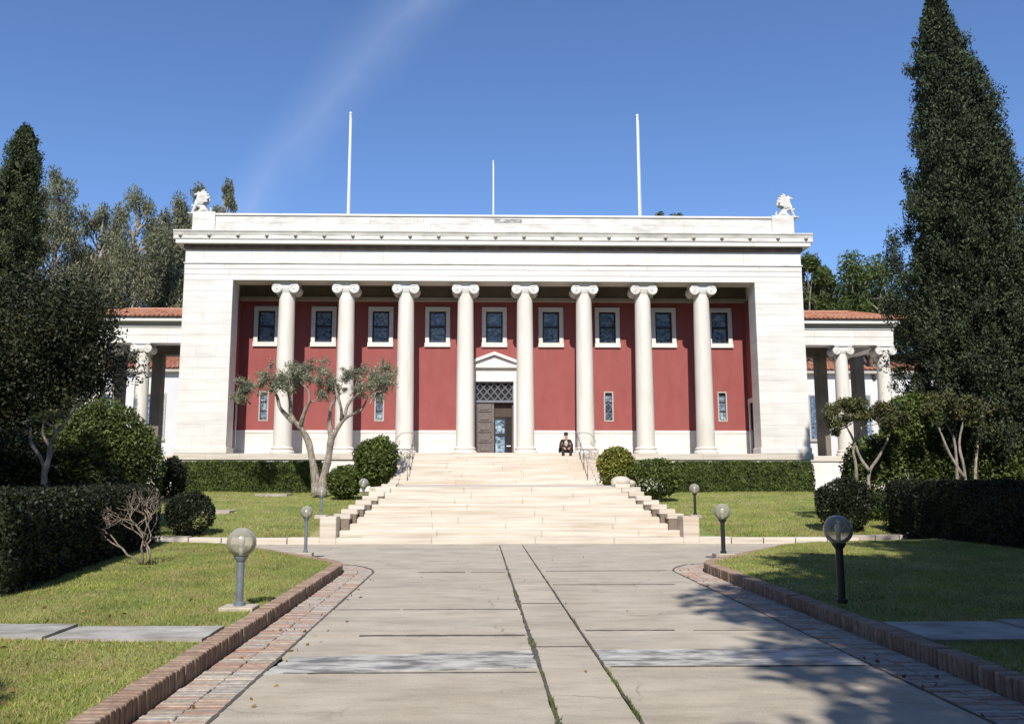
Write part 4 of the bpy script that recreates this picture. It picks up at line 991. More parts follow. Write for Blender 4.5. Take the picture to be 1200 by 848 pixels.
# ------------------------------------------------------------------ seated person
def person():
    P0 = at(663, 531, 37.25); x = P0.x; zs = 2.70
    o = thing('person', (x, 37.2, zs), 'seated person in black jacket leaning forward on the top step', 'person')
    def q(a_, b_, c_): return (x+a_, 37.25+b_, zs+c_)
    V = [q(0, .02, .12), q(0, -.04, .32), q(0, -.12, .50), q(0, -.17, .585), q(0, -.20, .66), q(.0, -.215, .80)]
    E = [(0, 1), (1, 2), (2, 3), (3, 4), (4, 5)]; rad = [.15, .13, .12, .05, .075, .085]
    jV, jE, jr = list(V[:4]), [(0, 1), (1, 2), (2, 3)], [.17, .16, .155, .07]
    tV = [q(0, .02, .11)]; tE = []; tr_ = [.14]
    for s in (-1, 1):
        b0 = len(V)
        V += [q(s*.17, -.13, .52), q(s*.235, -.20, .28), q(s*.12, -.42, .20), q(s*.09, -.47, .19)]
        E += [(2, b0), (b0, b0+1), (b0+1, b0+2), (b0+2, b0+3)]; rad += [.055, .045, .033, .036]
        hb = b0+3
        for k, (dx, ln) in enumerate(((-.030, .055), (-.012, .068), (.008, .072), (.026, .066))):
            n_ = len(V); V += [q(s*(.09+dx), -.50, .185), q(s*(.085+dx), -.50-ln*.5, .16), q(s*(.08+dx), -.50-ln*.55, .13)]
            E += [(hb, n_), (n_, n_+1), (n_+1, n_+2)]; rad += [.011, .010, .008]
        n_ = len(V); V += [q(s*.05, -.485, .205), q(s*.025, -.51, .19)]; E += [(hb, n_), (n_, n_+1)]; rad += [.012, .010]
        b1 = len(V)
        V += [q(s*.10, -.02, .10), q(s*.17, -.42, .12), q(s*.16, -.50, -.22), q(s*.165, -.60, -.25)]
        E += [(0, b1), (b1, b1+1), (b1+1, b1+2), (b1+2, b1+3)]; rad += [.09, .06, .04, .035]
        c0_ = len(jV); jV += [q(s*.19, -.12, .53), q(s*.27, -.20, .27), q(s*.15, -.39, .20)]; jE += [(2, c0_), (c0_, c0_+1), (c0_+1, c0_+2)]; jr += [.075, .072, .055]
        d0_ = len(jV); jV += [q(s*.24, -.06, .22), q(s*.29, -.10, -.0)]; jE += [(1, d0_), (d0_, d0_+1)]; jr += [.11, .05]
        e0 = len(tV); tV += [q(s*.10, -.04, .10), q(s*.17, -.42, .12), q(s*.16, -.49, -.12), q(s*.16, -.50, -.21)]; tE += [(0, e0), (e0, e0+1), (e0+1, e0+2), (e0+2, e0+3)]; tr_ += [.11, .08, .065, .06]
        m = MB(); m.ball(q(s*.165, -.58, -.265), .05, 12, 8, (.95, 2.3, .75)); m.build('shoe', 'shoe', o, smooth=True)
    skinned('body', V, E, rad, 'skin', o, 1); skinned('trousers', tV, tE, tr_, 'black_cloth', o, 1); skinned('jacket', jV, jE, jr, 'black_cloth', o, 1)
    m = MB(); m.ball(q(0, -.205, .40), .11, 12, 8, (.9, .75, 1.35)); m.build('shirt', 'shirt', o, smooth=True)
    m = MB(); hc = q(0, -.19, .845); m.ball(hc, .105, 14, 10, (.95, 1.02, .78)); m.ball((hc[0], hc[1]+.06, hc[2]-.07), .075, 10, 8, (1.1, .6, 1)); m.build('hair', 'hair', o, smooth=True)
    m = MB(); m.ball(q(0, -.305, .765), .014, 8, 6, (1, 1, 1.4)); m.build('nose', 'skin', o, smooth=True)
    m = MB()
    for s in (-1, 1): m.ball(q(s*.033, -.292, .80), .011, 8, 6)
    m.build('eyes', 'hair', o, smooth=True)
    m = MB(); m.ball(q(0, -.292, .722), .012, 8, 4, (2, .6, .5)); m.build('mouth', 'kerb_brick', o, smooth=True)
    for s in (-1, 1): MB().ball(q(s*.088, -.20, .775), .02, 8, 6, (.5, 1, 1.5)).build('ear', 'skin', o, smooth=True)
person()

# ================================================================== PLANTS
def hedge_box(name, x0, x1, y0, y1, z0, z1, label, mat, n, size=.07, group=None, slope=0, top_noise=.08, cat='hedge', faces=('front', 'top', 'left', 'right'), heading=0.0, piv=None):
    o = thing(name, ((x0+x1)/2, (y0+y1)/2, z0), label, cat, group)
    core = MB(); c = .10; core.box(x0+c, x1-c, y0+c, y1-c, z0, z1-c)
    areas = {'front': (x1-x0)*(z1-z0), 'back': (x1-x0)*(z1-z0), 'top': (x1-x0)*(y1-y0), 'left': (y1-y0)*(z1-z0), 'right': (y1-y0)*(z1-z0)}
    tot = sum(areas[f] for f in faces); Ps = []; Ds = []
    for f in faces:
        k = int(n*areas[f]/tot); u = rng.random(k); v = rng.random(k); dpt = np.abs(rng.normal(size=k))*.09-.03
        if f == 'front': P = np.c_[x0+(x1-x0)*u, y0+dpt, z0+(z1-z0)*v]; D = (0, -1, .5)
        elif f == 'back': P = np.c_[x0+(x1-x0)*u, y1-dpt, z0+(z1-z0)*v]; D = (0, 1, .5)
        elif f == 'top': P = np.c_[x0+(x1-x0)*u, y0+(y1-y0)*v, z1-dpt]; D = (0, 0, 1)
        elif f == 'left': P = np.c_[x0+dpt, y0+(y1-y0)*u, z0+(z1-z0)*v]; D = (-1, 0, .5)
        else: P = np.c_[x1-dpt, y0+(y1-y0)*u, z0+(z1-z0)*v]; D = (1, 0, .5)
        Ps.append(P); Ds.append(np.tile(D, (k, 1)))
    P = np.vstack(Ps); D = np.vstack(Ds)
    nz = smooth_noise(P, 2.2, 3)*.6+smooth_noise(P, 6, 5)*.4
    ctr = np.array([(x0+x1)/2, (y0+y1)/2, (z0+z1)/2]); half = np.array([(x1-x0)/2, (y1-y0)/2, (z1-z0)/2])
    rel = (P-ctr)/half
    # soft rounded shoulders and uneven surface
    P += D*top_noise*nz[:, None]
    sh = np.clip(np.abs(rel[:, 2])-.0, 0, 1)**6*(rel[:, 2] > 0)
    P[:, 0] -= np.sign(rel[:, 0])*sh*(np.abs(rel[:, 0])**8)*.12; P[:, 1] -= np.sign(rel[:, 1])*sh*(np.abs(rel[:, 1])**8)*.12
    V = core.v
    if piv:
        ch, shh = math.cos(heading), math.sin(heading)
        def rot(x, y): return piv[0]+(x-piv[0])*ch-(y-piv[1])*shh, piv[1]+(x-piv[0])*shh+(y-piv[1])*ch
        P[:, 0], P[:, 1] = rot(P[:, 0].copy(), P[:, 1].copy()); core.v = [(*rot(v[0], v[1]), v[2]) for v in V]
        bx_, by_ = rot((x0+x1)/2, (y0+y1)/2); o.location = (bx_, by_, z0); BASE[o.name] = Vector((bx_, by_, z0))
    if slope: P[:, 2] += 0
    core.build('inner_foliage', mat, o); leafmesh('foliage', P, size, mat, o, D*.6, .55)
    return o
def shrub(name, c, r, label, mat, n, size=.08, cat='bush', group=None, lumps=14, lump=.42, z0=None, bulge=1.0, jit=.1):
    c = np.array(c, float); r = np.array(r, float); z0 = c[2]-r[2] if z0 is None else z0
    o = thing(name, (c[0], c[1], z0), label, cat, group)
    m = MB()
    for k in range(3): a_ = random.random()*6; m.tube([(c[0], c[1], z0-.05), (c[0]+r[0]*.3*math.cos(a_), c[1]+r[1]*.3*math.sin(a_), c[2]-r[2]*.1)], [.05, .02], 6)
    m.build('stem', 'bark', o)
    Ps = []; per = int(n*.55/lumps)
    for k in range(lumps):
        d = rng.normal(size=3); d[2] = abs(d[2])*.8-.15*random.random(); d /= np.linalg.norm(d)
        lc = c+d*r*(.62+.12*random.random()); Ps.append(blob(lc, r*lump*random.uniform(.75, 1.15), per))
    d = rng.normal(size=(int(n*.45), 3)); d /= np.linalg.norm(d, axis=1, keepdims=True)
    Ps.append(c+d*r*(1+.04-np.abs(rng.normal(size=len(d)))*jit+.05*(rng.random(len(d))>.9))[:, None]*(.92+.07*smooth_noise(d*3, 2, len(label))[:, None]))
    P = np.vstack(Ps); P = P[P[:, 2] > z0-.02]
    D = (P-c)/r
    leafmesh('foliage', P, size, mat, o, D*.7, .6)
    return o
# long clipped hedges before the library
hx = at(199, 575, 34.5).x
hedge_box('hedge', hx, at(372, 575, 34.5).x, 34.6, 36.0, .9, 2.24, 'long clipped green hedge in front of the left library wing', 'hedge', 26000, .075)
hedge_box('hedge', at(793, 575, 34.5).x, at(957, 575, 34.5).x, 34.6, 36.0, .9, 2.24, 'long clipped green hedge in front of the right library pier', 'hedge', 26000, .075)
# bushes left of the stairs
p = at(404, 556, 31); shrub('bush', (p.x, 31, 1.45), (.66, .6, .62), 'low round green bush beside the olive tree', 'shrub', 7000, .11, jit=.16)
p = at(440, 541, 30.5); shrub('bush', (p.x, 30.6, 2.15), (.80, .75, .92), 'taller round green bush left of the upper stairs', 'shrub', 13000, .11, z0=.9, jit=.16, lump=.5)
p = at(726, 546, 30.5); shrub('bush', (p.x-.08, 30.5, 1.95), (.72, .7, .82), 'yellow green loose bush right of the upper stairs', 'yellowshrub', 9000, .11, z0=.8, jit=.2)
p = at(768, 556, 30); shrub('bush', (p.x, 30, 1.62), (.95, .8, .72), 'dark green rounded bush between yellow bush and hedge', 'shrub', 11000, .09, z0=.8)
# left side
hedge_box('hedge', -10.0, -6.25, 10.5, 19.0, .1, 1.40, 'dark shaded clipped hedge left of the near lawn', 'shadedhedge', 60000, .06, faces=('front', 'top', 'right'), top_noise=.09, heading=R(9), piv=(-6.25, 14.0))
p = at(222, 600, 21.5); shrub('bush', (p.x, 21.6, .72), (.62, .6, .60), 'small dark round bush at the end of the left hedge', 'shadedhedge', 9000, .06, z0=.15)
p = at(122, 540, 25); shrub('clipped_shrub', (p.x+.95, 22.6, 1.72), (1.72, 1.4, 2.0), 'large clipped green shrub mound left of the library', 'hedge', 42000, .09, lumps=26, lump=.3, z0=.3)
p = at(40, 545, 27); shrub('clipped_shrub', (p.x+1.2, 23.5, 1.3), (2.2, 1.2, 1.5), 'green shrub mound behind the bare forked tree', 'hedge', 26000, .09, lumps=20, lump=.3, z0=.3)
# right side
p = at(988, 588, 22); shrub('bush', (p.x, 22, .90), (.72, .72, .72), 'dark round clipped bush at the start of the right hedge', 'shadedhedge', 14000, .06, z0=.2, lumps=6)
hedge_box('hedge', 10.6, 12.8, 11.0, 22.0, .1, 1.50, 'long dark shaded hedge along the right lawn', 'shadedhedge', 60000, .06, faces=('front', 'top', 'left'), top_noise=.07)
p = at(1062, 530, 24.2); shrub('clipped_shrub', (p.x, 24.4, 1.6), (1.95, 1.1, 1.5), 'broad green shrub mound behind the small pruned trees', 'hedge', 34000, .09, lumps=22, lump=.3, z0=.4)
p = at(1170, 530, 24); shrub('clipped_shrub', (p.x+.3, 24.0, 1.5), (2.2, 1.2, 1.75), 'green shrub mound at the right edge of the garden', 'hedge', 34000, .09, lumps=22, lump=.3, z0=.4)

def tree(name, loc, label, cat, limbs, clumps, mat, leaf, n, bark, group=None, aspect=.45, dirs=None, power=.5, spread=1.0, inner=0, twigs=False):
    """limbs: list of (points, radii); clumps: list of (centre, radii)"""
    o = thing(name, loc, label, cat, group)
    m = MB()
    tips = []
    for i, (pts, rad) in enumerate(limbs):
        pts = [Vector(p) for p in pts]; q_ = []; rr_ = []
        for a_ in range(len(pts)-1):
            p0 = pts[max(a_-1, 0)]; p1 = pts[a_]; p2 = pts[a_+1]; p3 = pts[min(a_+2, len(pts)-1)]
            for b_ in range(3):
                t = b_/3; q_.append(.5*((2*p1)+(p2-p0)*t+(2*p0-5*p1+4*p2-p3)*t*t+(3*p1-p0-3*p2+p3)*t**3)); rr_.append((rad[a_]*(1-t)+rad[a_+1]*t)*random.uniform(.88, 1.14))
        q_.append(pts[-1]); rr_.append(rad[-1]); m.tube(q_, rr_, 9); tips += q_[len(q_)//2:]
    if twigs:
        for c, r_ in clumps:
            c = Vector(c); e = min(tips, key=lambda v: (v-c).length)
            m.tube(curve(e, c, 3, .1), [.018, .013, .009, .005], 4)
            for _ in range(2): m.tube([e.lerp(c, .6), c+Vector((random.gauss(0, r_[0]), random.gauss(0, r_[1]), random.gauss(0, r_[2])))], [.010, .004], 4)
    m.build('trunk', bark, o, smooth=True)
    vol = np.array([np.prod(c[1])**.67 for c in clumps]); vol /= vol.sum(); Ps = []
    for (c, r), wgt in zip(clumps, vol): Ps.append(blob(c, r, max(20, int(n*wgt)), power))
    P = np.vstack(Ps)
    leafmesh('crown', P, leaf, mat, o, None if dirs is None else np.tile(dirs, (len(P), 1)), aspect, spread)
    return o
def curve(a_, b_, k=5, w_=.08, sag=0):
    a_, b_ = Vector(a_), Vector(b_); L_ = (b_-a_).length; out = []
    for i in range(k+1):
        t = i/k; p = a_.lerp(b_, t)
        if 0 < i < k: p = p+Vector((random.gauss(0, w_*L_*.4), random.gauss(0, w_*L_*.4), random.gauss(0, w_*L_*.25)+sag*math.sin(math.pi*t)))
        out.append(p)
    return out
def radii(a_, b_, k=5): return [a_+(b_-a_)*i/k for i in range(k+1)]
# --- olive tree with two leaning trunks (traced limbs, real depth)
YO = 32.0
def o_(px, py, dy=0): return at(px, py, YO+dy)
base = o_(373, 570); z0 = z_far(base.x, YO)
limbs = [([o_(371, 580), o_(369, 556), o_(365, 535), o_(361, 517), o_(352, 500), o_(344, 494)], [.24, .155, .13, .12, .11, .09]),
 ([o_(376, 580), o_(380, 556), o_(385, 535), o_(388, 514), o_(392, 508)], [.22, .15, .13, .13, .11]),
 ([o_(344, 494), o_(336, 487, .3), o_(328, 477, .4), o_(325, 465, .5), o_(318, 452, .5)], [.11, .09, .07, .06, .03]),
 ([o_(346, 496), o_(341, 485), o_(340, 470), o_(336, 455), o_(328, 446)], [.10, .08, .065, .05, .03]),
 ([o_(352, 500), o_(356, 485, -.3), o_(362, 470, -.4), o_(361, 458, -.5), o_(352, 448, -.5)], [.10, .075, .06, .045, .03]),
 ([o_(388, 514), o_(386, 495, .3), o_(388, 476, .4), o_(393, 466, .4), o_(386, 450, .5)], [.11, .085, .07, .05, .03]),
 ([o_(391, 510), o_(398, 498), o_(404, 490), o_(415, 484), o_(425, 478), o_(432, 462)], [.10, .085, .07, .06, .05, .025]),
 ([o_(400, 492), o_(400, 480, -.3), o_(397, 468, -.4), o_(393, 455, -.4)], [.08, .06, .05, .03]),
 ([o_(404, 489), o_(407, 475, .2), o_(415, 466, .3), o_(425, 455, .3)], [.08, .06, .045, .03])]
cl = []
for (px, py, rx, rz) in ((293, 452, 15, 10), (305, 447, 13, 11), (283, 462, 9, 7), (318, 444, 12, 10), (334, 440, 15, 12), (348, 434, 17, 12), (362, 432, 15, 9), (372, 440, 13, 10), (385, 448, 12, 12), (378, 462, 7, 6), (420, 440, 12, 12), (436, 440, 14, 13), (448, 446, 12, 12), (442, 458, 12, 10), (455, 436, 8, 10), (424, 452, 7, 7), (400, 452, 7, 5), (344, 450, 10, 6), (410, 436, 8, 6)):
    c = o_(px, py, random.uniform(-.7, .7)); cl.append(((c.x, c.y, c.z), (rx*.033, .5, rz*.033)))
cl2 = []
for (c, r_) in cl:
    for k in range(9):
        cl2.append(((c[0]+random.gauss(0, r_[0]*.62), c[1]+random.gauss(0, .35), c[2]+random.gauss(-.03, r_[2]*.6)), (r_[0]*random.uniform(.35, .75), .25, r_[2]*random.uniform(.45, .95))))
    limbs.append((curve(o_(0, 0)*0+Vector((c[0]+random.gauss(0, .3), c[1], c[2]-r_[2]*1.6)), c, 3, .12), radii(.03, .01, 3)))
cl = cl2
tree('olive_tree', (base.x, YO, z0), 'old two trunked olive tree with pruned crown before the library', 'tree', limbs, cl, 'olive', .095, 24000, 'olive_bark', aspect=.28, power=.85, twigs=True)
# --- cypresses and tall conifer
def cypress(name, cx, cy, z0, ztop, prof, label, mat, nclump, per, leaf, lean=0, cr=.34, trunk=.25):
    o = thing(name, (cx, cy, z0), label, 'tree')
    MB().tube([(cx, cy, z0-.2), (cx, cy, z0+(ztop-z0)*.5), (cx+lean*.3, cy, z0+(ztop-z0)*.85)], [trunk, trunk*.6, trunk*.2], 8).build('trunk', 'dark_bark', o, smooth=True)
    H = ztop-z0; ts = [p[0] for p in prof]; rs = [p[1] for p in prof]; offs = [p[2] if len(p) > 2 else 0 for p in prof]
    Ps = []; Ds = []
    for k in range(nclump):
        while True:
            t = random.random(); rr = np.interp(t, ts, rs)
            if random.random() < (rr+.25)/(max(rs)+.25): break
        a_ = random.random()*6.283; front = 1
        if math.sin(a_) > .35 and random.random() < .6: a_ = -a_
        jut = random.uniform(.60, 1.0)+(.14 if random.random() < .12 else 0)
        jut *= 1+.17*math.sin(a_*3+t*17)*math.sin(t*31+a_)
        c = (cx+np.interp(t, ts, offs)+rr*jut*math.cos(a_), cy+rr*jut*math.sin(a_), z0+H*t)
        s = cr*random.uniform(.6, 1.3)*(.55+.45*min(1, rr/max(rs)*1.6))
        P = blob(c, (s*.68, s*.68, s*1.15), per, .62); Ps.append(P)
        Ds.append(np.tile((.5*math.cos(a_), .5*math.sin(a_), .9), (per, 1)))
    P = np.vstack(Ps); D = np.vstack(Ds)
    leafmesh('crown', P, leaf, mat, o, D, .42, .7)
    # deeper, bigger sprays that close the inside of the crown
    m_ = 7000; t = rng.random(m_); rr = np.interp(t, ts, rs)*rng.uniform(.1, .72, m_); a_ = rng.random(m_)*6.283
    P = np.c_[cx+np.interp(t, ts, offs)+rr*np.cos(a_), cy+rr*np.sin(a_), z0+H*t]
    leafmesh('inner_foliage', P, leaf*4.5, mat, o, None, .8)
    return o
zt = at(1106, -8, 25).z
prof = [(0, 1.5, .7), (.12, 2.5, .42), (.30, 2.55, .48), (.47, 2.2, .44), (.60, 1.83, .45), (.66, 1.55, .40), (.79, 1.12, .22), (.86, .83, .05), (.93, .5, 0), (1, .10, 0)]
prof = [(a_, b_*.926, c_*.926) for a_, b_, c_ in prof]
cypress('conifer_tree', at(1110, 200, 25).x, 25, 1.0, zt, prof, 'very tall dark conifer towering at the right edge', 'conifer', 1700, 115, .10, cr=.40)
p = at(1200, 300, 29); cypress('conifer_tree', p.x+1.3, 29, 1.0, at(1190, 165, 29).z, [(0, 1.7, 0), (.2, 2.5, 0), (.6, 2.0, 0), (.85, 1.0, 0), (1, .15, 0)], 'second conifer partly hidden at the far right edge', 'conifer', 650, 95, .11, cr=.40)
p = at(19, 300, 33); cypress('cypress_tree', p.x, 33, 1.0, at(24, 152, 33).z, [(0, .9), (.2, 1.25), (.5, 1.22), (.75, 1.0), (.88, .72), (.96, .45), (1, .15)], 'tall narrow cypress at the left edge', 'cypress', 800, 95, .10, cr=.34)
p = at(-14, 300, 32); cypress('cypress_tree', p.x, 32, 1.0, at(-5, 212, 32).z, [(0, 1.2), (.3, 1.7), (.7, 1.4), (.9, .8), (1, .15)], 'shorter cypress cut by the left picture edge', 'cypress', 560, 90, .10, cr=.34)
# --- generic broad trees built from limbs and clumps
def broad(name, x, y, z0, label, H, R_, mat, leaf, n, bark, nl=9, trunk=.2, fork=.35, flat=.8, group=None, csize=.34, power=.5, aspect=.5, lift=.0, cat='tree', spreadx=None, seed=1):
    random.seed(seed); limbs = []; cl = []
    top = Vector((x, y, z0+H*fork)); limbs.append((curve((x, y, z0-.2), top, 5, .05), radii(trunk, trunk*.7)))
    cz = z0+H-R_*flat
    for k in range(nl):
        a_ = 6.283*k/nl+random.uniform(-.3, .3); el = random.uniform(-.35, 1.0)
        rr = R_*random.uniform(.55, .85)
        e = Vector((x+rr*math.cos(a_)*math.cos(el), y+rr*math.sin(a_)*math.cos(el), cz+R_*flat*math.sin(el)*.85))
        limbs.append((curve(top-Vector((0, 0, H*fork*.2*random.random())), e, 5, .1), radii(trunk*.45, trunk*.08)))
        cl.append(((e.x, e.y, e.z), (R_*csize*random.uniform(.8, 1.2), R_*csize*random.uniform(.8, 1.2), R_*csize*flat*random.uniform(.7, 1.1))))
        for j in range(3):
            q = e.lerp(top, random.uniform(.15, .5))+Vector((random.gauss(0, R_*.22), random.gauss(0, R_*.22), random.gauss(0, R_*.18)))
            cl.append(((q.x, q.y, q.z), (R_*csize*.7, R_*csize*.7, R_*csize*flat*.6)))
            limbs.append((curve(e.lerp(top, .3), q, 3, .1), radii(trunk*.18, trunk*.05, 3)))
    return tree(name, (x, y, z0), label, cat, limbs, cl, mat, leaf, n, bark, group, aspect, power=power)
# dark broad tree at left, with dark foliage
p = at(62, 425, 22.5)
broad('dark_tree', p.x-1.6, 25.0, .4, 'dark leafy tree at the left', 7.3, 2.6, 'darkleaf', .11, 52000, 'dark_bark', nl=16, trunk=.18, fork=.30, flat=.95, csize=.42, seed=11)
p = at(5, 400, 23); broad('dark_tree', p.x-.9, 25.5, .4, 'dark leafy tree half outside the left picture edge', 7.6, 2.7, 'darkleaf', .11, 36000, 'dark_bark', nl=14, trunk=.16, fork=.3, flat=1.0, csize=.42, seed=12)
p = at(48, 505, 24.2); shrub('bush', (p.x, 24.0, 2.6), (1.2, .6, 1.3), 'dark leafy bush directly behind the bare forked tree', 'darkleaf', 12000, .1, z0=.3)
p = at(25, 520, 21.5); shrub('bush', (p.x-.6, 21.7, 1.5), (1.8, 1.0, 1.4), 'dark bush under the dark trees at the left edge', 'darkleaf', 16000, .1, z0=.2)
p = at(200, 560, 31); shrub('bush', (p.x-.15, 31.5, 1.55), (.55, .5, .85), 'dark bush at the left end of the long clipped hedge', 'shadedhedge', 7000, .09, z0=.6)
# small pale forked tree under it
def f_(px, py, Y=20.5, dy=0): return at(px, py, Y+dy)
b = f_(53, 556)
tree('forked_tree', (b.x, 20.5, .3), 'small bare forked tree with pale trunk behind the left hedge', 'tree',
 [([f_(52, 575), f_(52, 555), f_(57, 538), f_(59, 522)], [.085, .075, .06, .05]), ([f_(53, 550), f_(46, 533), f_(36, 518), f_(36, 500)], [.05, .045, .035, .02]),
  ([f_(59, 524), f_(50, 508), f_(52, 493)], [.04, .03, .018]), ([f_(59, 522), f_(66, 508), f_(78, 492), f_(92, 472)], [.045, .04, .035, .02]), ([f_(66, 508), f_(60, 498), f_(40, 492), f_(25, 495)], [.03, .03, .025, .015])],
 [((f_(45, 490).x, 20.6, f_(45, 490).z), (.35, .3, .14)), ((f_(62, 486).x, 20.5, f_(62, 486).z), (.4, .3, .15))], 'brownshrub', .07, 900, 'pale_bark', twigs=True)
# bare twisted shrub at the end of the dark hedge
random.seed(5)
b = at(160, 660, 14.0); o = thing('bare_shrub', (b.x, 14.3, .2), 'bare twisted leafless shrub at the end of the dark hedge', 'shrub')
m = MB()
def grow(p, d, r_, l, depth):
    q = [p]
    for i in range(3):
        d = (d+Vector((random.gauss(0, .42), random.gauss(0, .25), random.gauss(0, .22)+.10))).normalized(); p = p+d*l/3; q.append(p)
    m.tube(q, [r_, r_*.9, r_*.8, r_*.68], 6)
    if depth > 0:
        for _ in range(2 if depth > 1 else 3):
            grow(p, (d+Vector((random.gauss(0, .75), random.gauss(0, .4), random.gauss(.1, .3)))).normalized(), r_*.68, l*.76, depth-1)
for k, (dx, ang) in enumerate(((-.05, -.2), (.03, .08), (.1, .32), (-.02, .18))): grow(Vector((b.x+dx, 14.3, .18)), Vector((ang, -.1, 1)).normalized(), .021, .42, 5)
m.build('branches', 'twig', o, smooth=True)
# right: pruned small trees
def pruned(pxs, Y, label, trunks, canopy, mat):
    cl = []
    for (px, py, rx, rz) in canopy:
        for _k in range(3):
          c = at(px+random.gauss(0, 7), py+random.gauss(-1, 7), Y+random.uniform(-.5, .5)); cl.append(((c.x, c.y, c.z), (rx*Y/980*random.uniform(.45, .9), .35, rz*Y/980*random.uniform(.6, 1.15))))
    limbs = []
    for T in trunks: limbs.append(([at(a_, b_, Y+i*.05) for i, (a_, b_) in enumerate(T)], radii(.05, .022, len(T)-1)))
    b_ = at(pxs, 575, Y); tree('pruned_tree', (b_.x, Y, .5), label, 'tree', limbs, cl, mat, .085, 9000, 'pale_bark', aspect=.5, power=.7, twigs=True)
pruned(1018, 22.8, 'small pruned tree with a pale forked trunk and flat crown', [[(1018, 600), (1018, 570), (1019, 552), (1030, 535), (1040, 515), (1046, 498)], [(1019, 552), (1008, 536), (1000, 515), (992, 500)], [(1004, 572), (1003, 545), (1000, 525), (1010, 500)]],
 [(985, 488, 13, 9), (1000, 482, 16, 10), (1018, 482, 16, 11), (1036, 484, 15, 11), (1052, 490, 13, 11), (1062, 494, 8, 8), (980, 496, 8, 7)], 'brownshrub')
pruned(1135, 22.8, 'small pruned tree with several thin stems at the right', [[(1122, 580), (1121, 545), (1118, 515), (1108, 495)], [(1131, 580), (1130, 550), (1124, 520), (1130, 490)], [(1144, 580), (1143, 550), (1146, 520), (1150, 495)], [(1130, 560), (1112, 530), (1100, 500)]],
 [(1098, 484, 14, 11), (1115, 478, 16, 13), (1133, 476, 16, 13), (1150, 480, 14, 13), (1162, 490, 10, 10), (1142, 496, 12, 8)], 'brownshrub')
# dense evergreen understory right
p = at(1075, 478, 24.2); shrub('evergreen_shrub', (p.x, 24.4, 2.9), (1.0, .9, 1.25), 'green bushy evergreen under the tall conifer', 'shrub', 14000, .10, z0=.8, lumps=20, lump=.35)
p = at(1175, 470, 24); shrub('evergreen_shrub', (p.x, 24.2, 2.8), (1.6, 1.1, 1.9), 'dark evergreen shrub at the foot of the tall conifer', 'shadedhedge', 18000, .10, z0=.8, lumps=22, lump=.35)
# background trees
def euc(px, ptop, pbot, wpx, Y, label, seed):
    random.seed(seed); top = at(px, ptop, Y); bot = at(px, pbot, Y); x = top.x; zb = 1.0; cl = []; limbs = [(curve((x, Y, zb), (x, Y, top.z-1.2), 7, .02), radii(.4, .05, 7))]
    H = top.z-bot.z; k = 0; W = wpx*Y/980/2*1.1
    n_ = 34
    for i in range(n_):
        t = (i+.5)/n_; w_ = W*(.35+.95*min(1, (1-t)*3.2))*random.uniform(.4, 1)
        a_ = random.random()*6.28; c = (x+w_*math.cos(a_)*.85, Y+w_*math.sin(a_)*.6, bot.z+H*t)
        s = W*random.uniform(.36, .58)*(.7 if t > .8 else 1)
        cl.append((c, (s, s, s*1.55))); limbs.append((curve((x, Y, c[2]-1.8), c, 4, .08), radii(.12, .02, 4)))
    tree('eucalyptus_tree', (x, Y, zb), label, 'tree', limbs, cl, 'eucalypt', .27, 22000, 'pale_bark', 'eucalyptus trees behind the left colonnade', .28, (0, 0, -1.3), .65, .8)
for a_ in ((72, 206, 420, 62, 58, 'tall eucalyptus right beside the left cypress', 21), (120, 247, 420, 56, 60, 'lower eucalyptus between the two taller ones', 22), (163, 229, 420, 62, 57, 'broad eucalyptus above the left tiled roof', 23),
           (205, 236, 420, 60, 60, 'eucalyptus just left of the left griffin', 24), (231, 222, 420, 44, 66, 'eucalyptus behind the left griffin statue', 25), (264, 216, 420, 40, 64, 'eucalyptus top rising above the left parapet', 26), (100, 300, 420, 70, 66, 'farthest low eucalyptus behind the left trees', 27), (185, 290, 420, 70, 68, 'background eucalyptus filling behind the tiled roof', 28)): euc(*a_)
for (px, pt, wd, Y, lb, sd_) in ((948, 296, 34, 58, 'green pine beside the right corner of the library', 31), (1015, 294, 80, 56, 'broad light green pine above the right tiled roof', 32), (975, 325, 60, 62, 'low pine between the two right background pines', 33), (1070, 312, 90, 58, 'green pine behind the tall conifer', 34)):
    t_ = at(px, pt, Y); Rr = wd*Y/980/2*1.15; broad('pine_tree', t_.x, Y, 1.0, lb, t_.z-1.0, max(Rr, 1.4), 'pine', .30, 12000, 'bark', nl=14, trunk=.3, fork=.55, flat=1.35, csize=.36, seed=sd_, aspect=.3)
t_ = at(783, 244, 75); broad('pine_tree', t_.x, 75, 1.0, 'distant tree tip peeping over the right of the parapet', t_.z-1.0, 1.5, 'cypress', .3, 3500, 'bark', nl=10, trunk=.3, fork=.8, flat=1.3, csize=.4, seed=40)
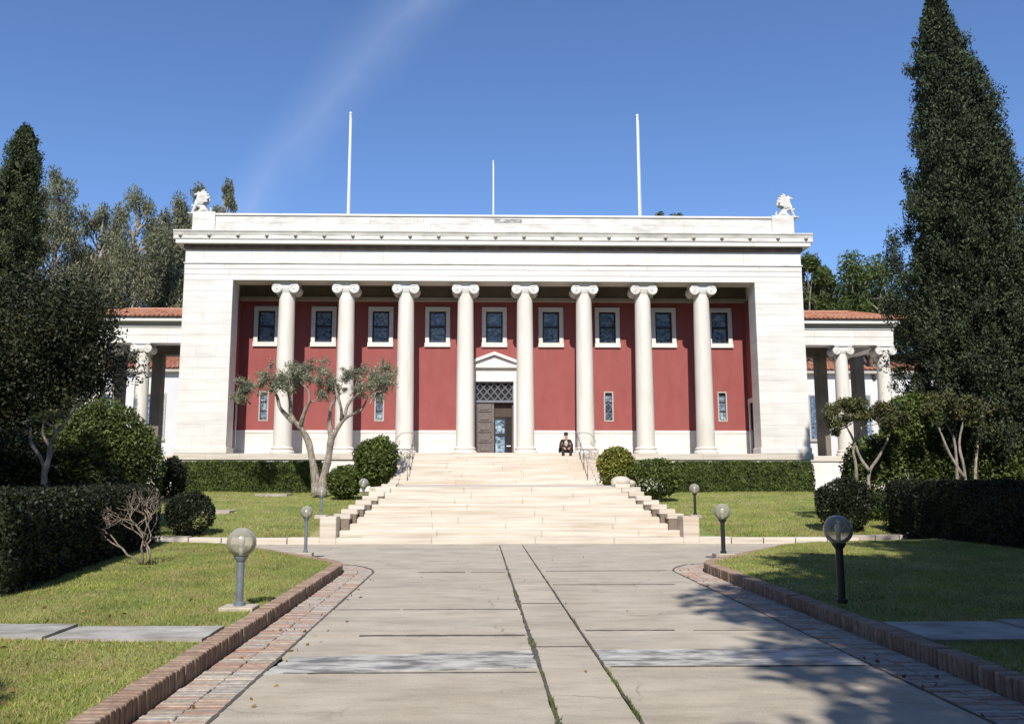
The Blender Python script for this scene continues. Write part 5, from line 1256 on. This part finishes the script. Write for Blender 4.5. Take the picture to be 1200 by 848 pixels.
# unseen tree belts added behind the viewer and at both sides to block sky light
Pw = []
def belt(x0, y0, x1, y1, h, n):
    L_ = math.hypot(x1-x0, y1-y0); k = int(L_/3.2)
    for i in range(k):
        t = (i+.5)/k; c = (x0+(x1-x0)*t+random.gauss(0, .8), y0+(y1-y0)*t+random.gauss(0, .8)); H = h*random.uniform(.8, 1.1)
        for z_ in np.arange(1.2, H, 2.2): Pw.append(blob((c[0]+random.gauss(0, .5), c[1]+random.gauss(0, .5), z_), (2.2, 2.2, 1.7), n))
belt(-32, -25, 34, -25, 21, 100); belt(-32, -25, -27, 30, 18, 80); belt(34, -25, 28, 30, 18, 80); belt(20, -20, 18.5, 13, 17, 70); belt(-19, -20, -19.5, 11, 16, 70)
o = thing('sky_blocking_belt', (0, -24, 0), 'unseen belt of trees added around the garden to block sky light', None, None, 'stuff')
leafmesh('foliage', np.vstack(Pw), .8, 'shrub', o, None, .7)
# trees standing outside the frame whose shade falls on the garden
broad('shade_tree', 5.5, -5.3, 0, 'tall leafy tree beside the drive throwing dappled shade', 15.5, 5.1, 'shrub', .34, 60000, 'bark', nl=18, trunk=.3, fork=.35, flat=1.15, csize=.36, seed=51)
broad('shade_tree', 12.2, .5, 0, 'tall leafy tree behind the right lawn throwing deep shade', 19.5, 5.0, 'shrub', .40, 26000, 'bark', nl=20, trunk=.35, fork=.3, flat=1.6, csize=.34, seed=52)
broad('shade_tree', 15.5, 6.5, 0, 'tall leafy tree outside the right picture edge', 15.5, 4.6, 'shrub', .40, 22000, 'bark', nl=18, trunk=.35, fork=.3, flat=1.6, csize=.36, seed=53)
broad('shade_tree', 7.9, 2.2, 0, 'slender leafy tree nearest the right kerb outside the frame', 14.5, 3.7, 'shrub', .34, 26000, 'bark', nl=18, trunk=.25, fork=.3, flat=1.3, csize=.36, seed=57)
broad('shade_tree', -12.6, 3.4, 0, 'tall leafy tree behind the left hedge outside the frame', 19.5, 4.4, 'shrub', .38, 26000, 'bark', nl=20, trunk=.3, fork=.25, flat=1.6, csize=.36, seed=54)
broad('shade_tree', -5.7, -3.1, 0, 'leafy tree left of the drive behind the viewer', 9.5, 2.6, 'shrub', .30, 9000, 'bark', nl=12, trunk=.2, fork=.4, flat=1.0, csize=.34, seed=56)
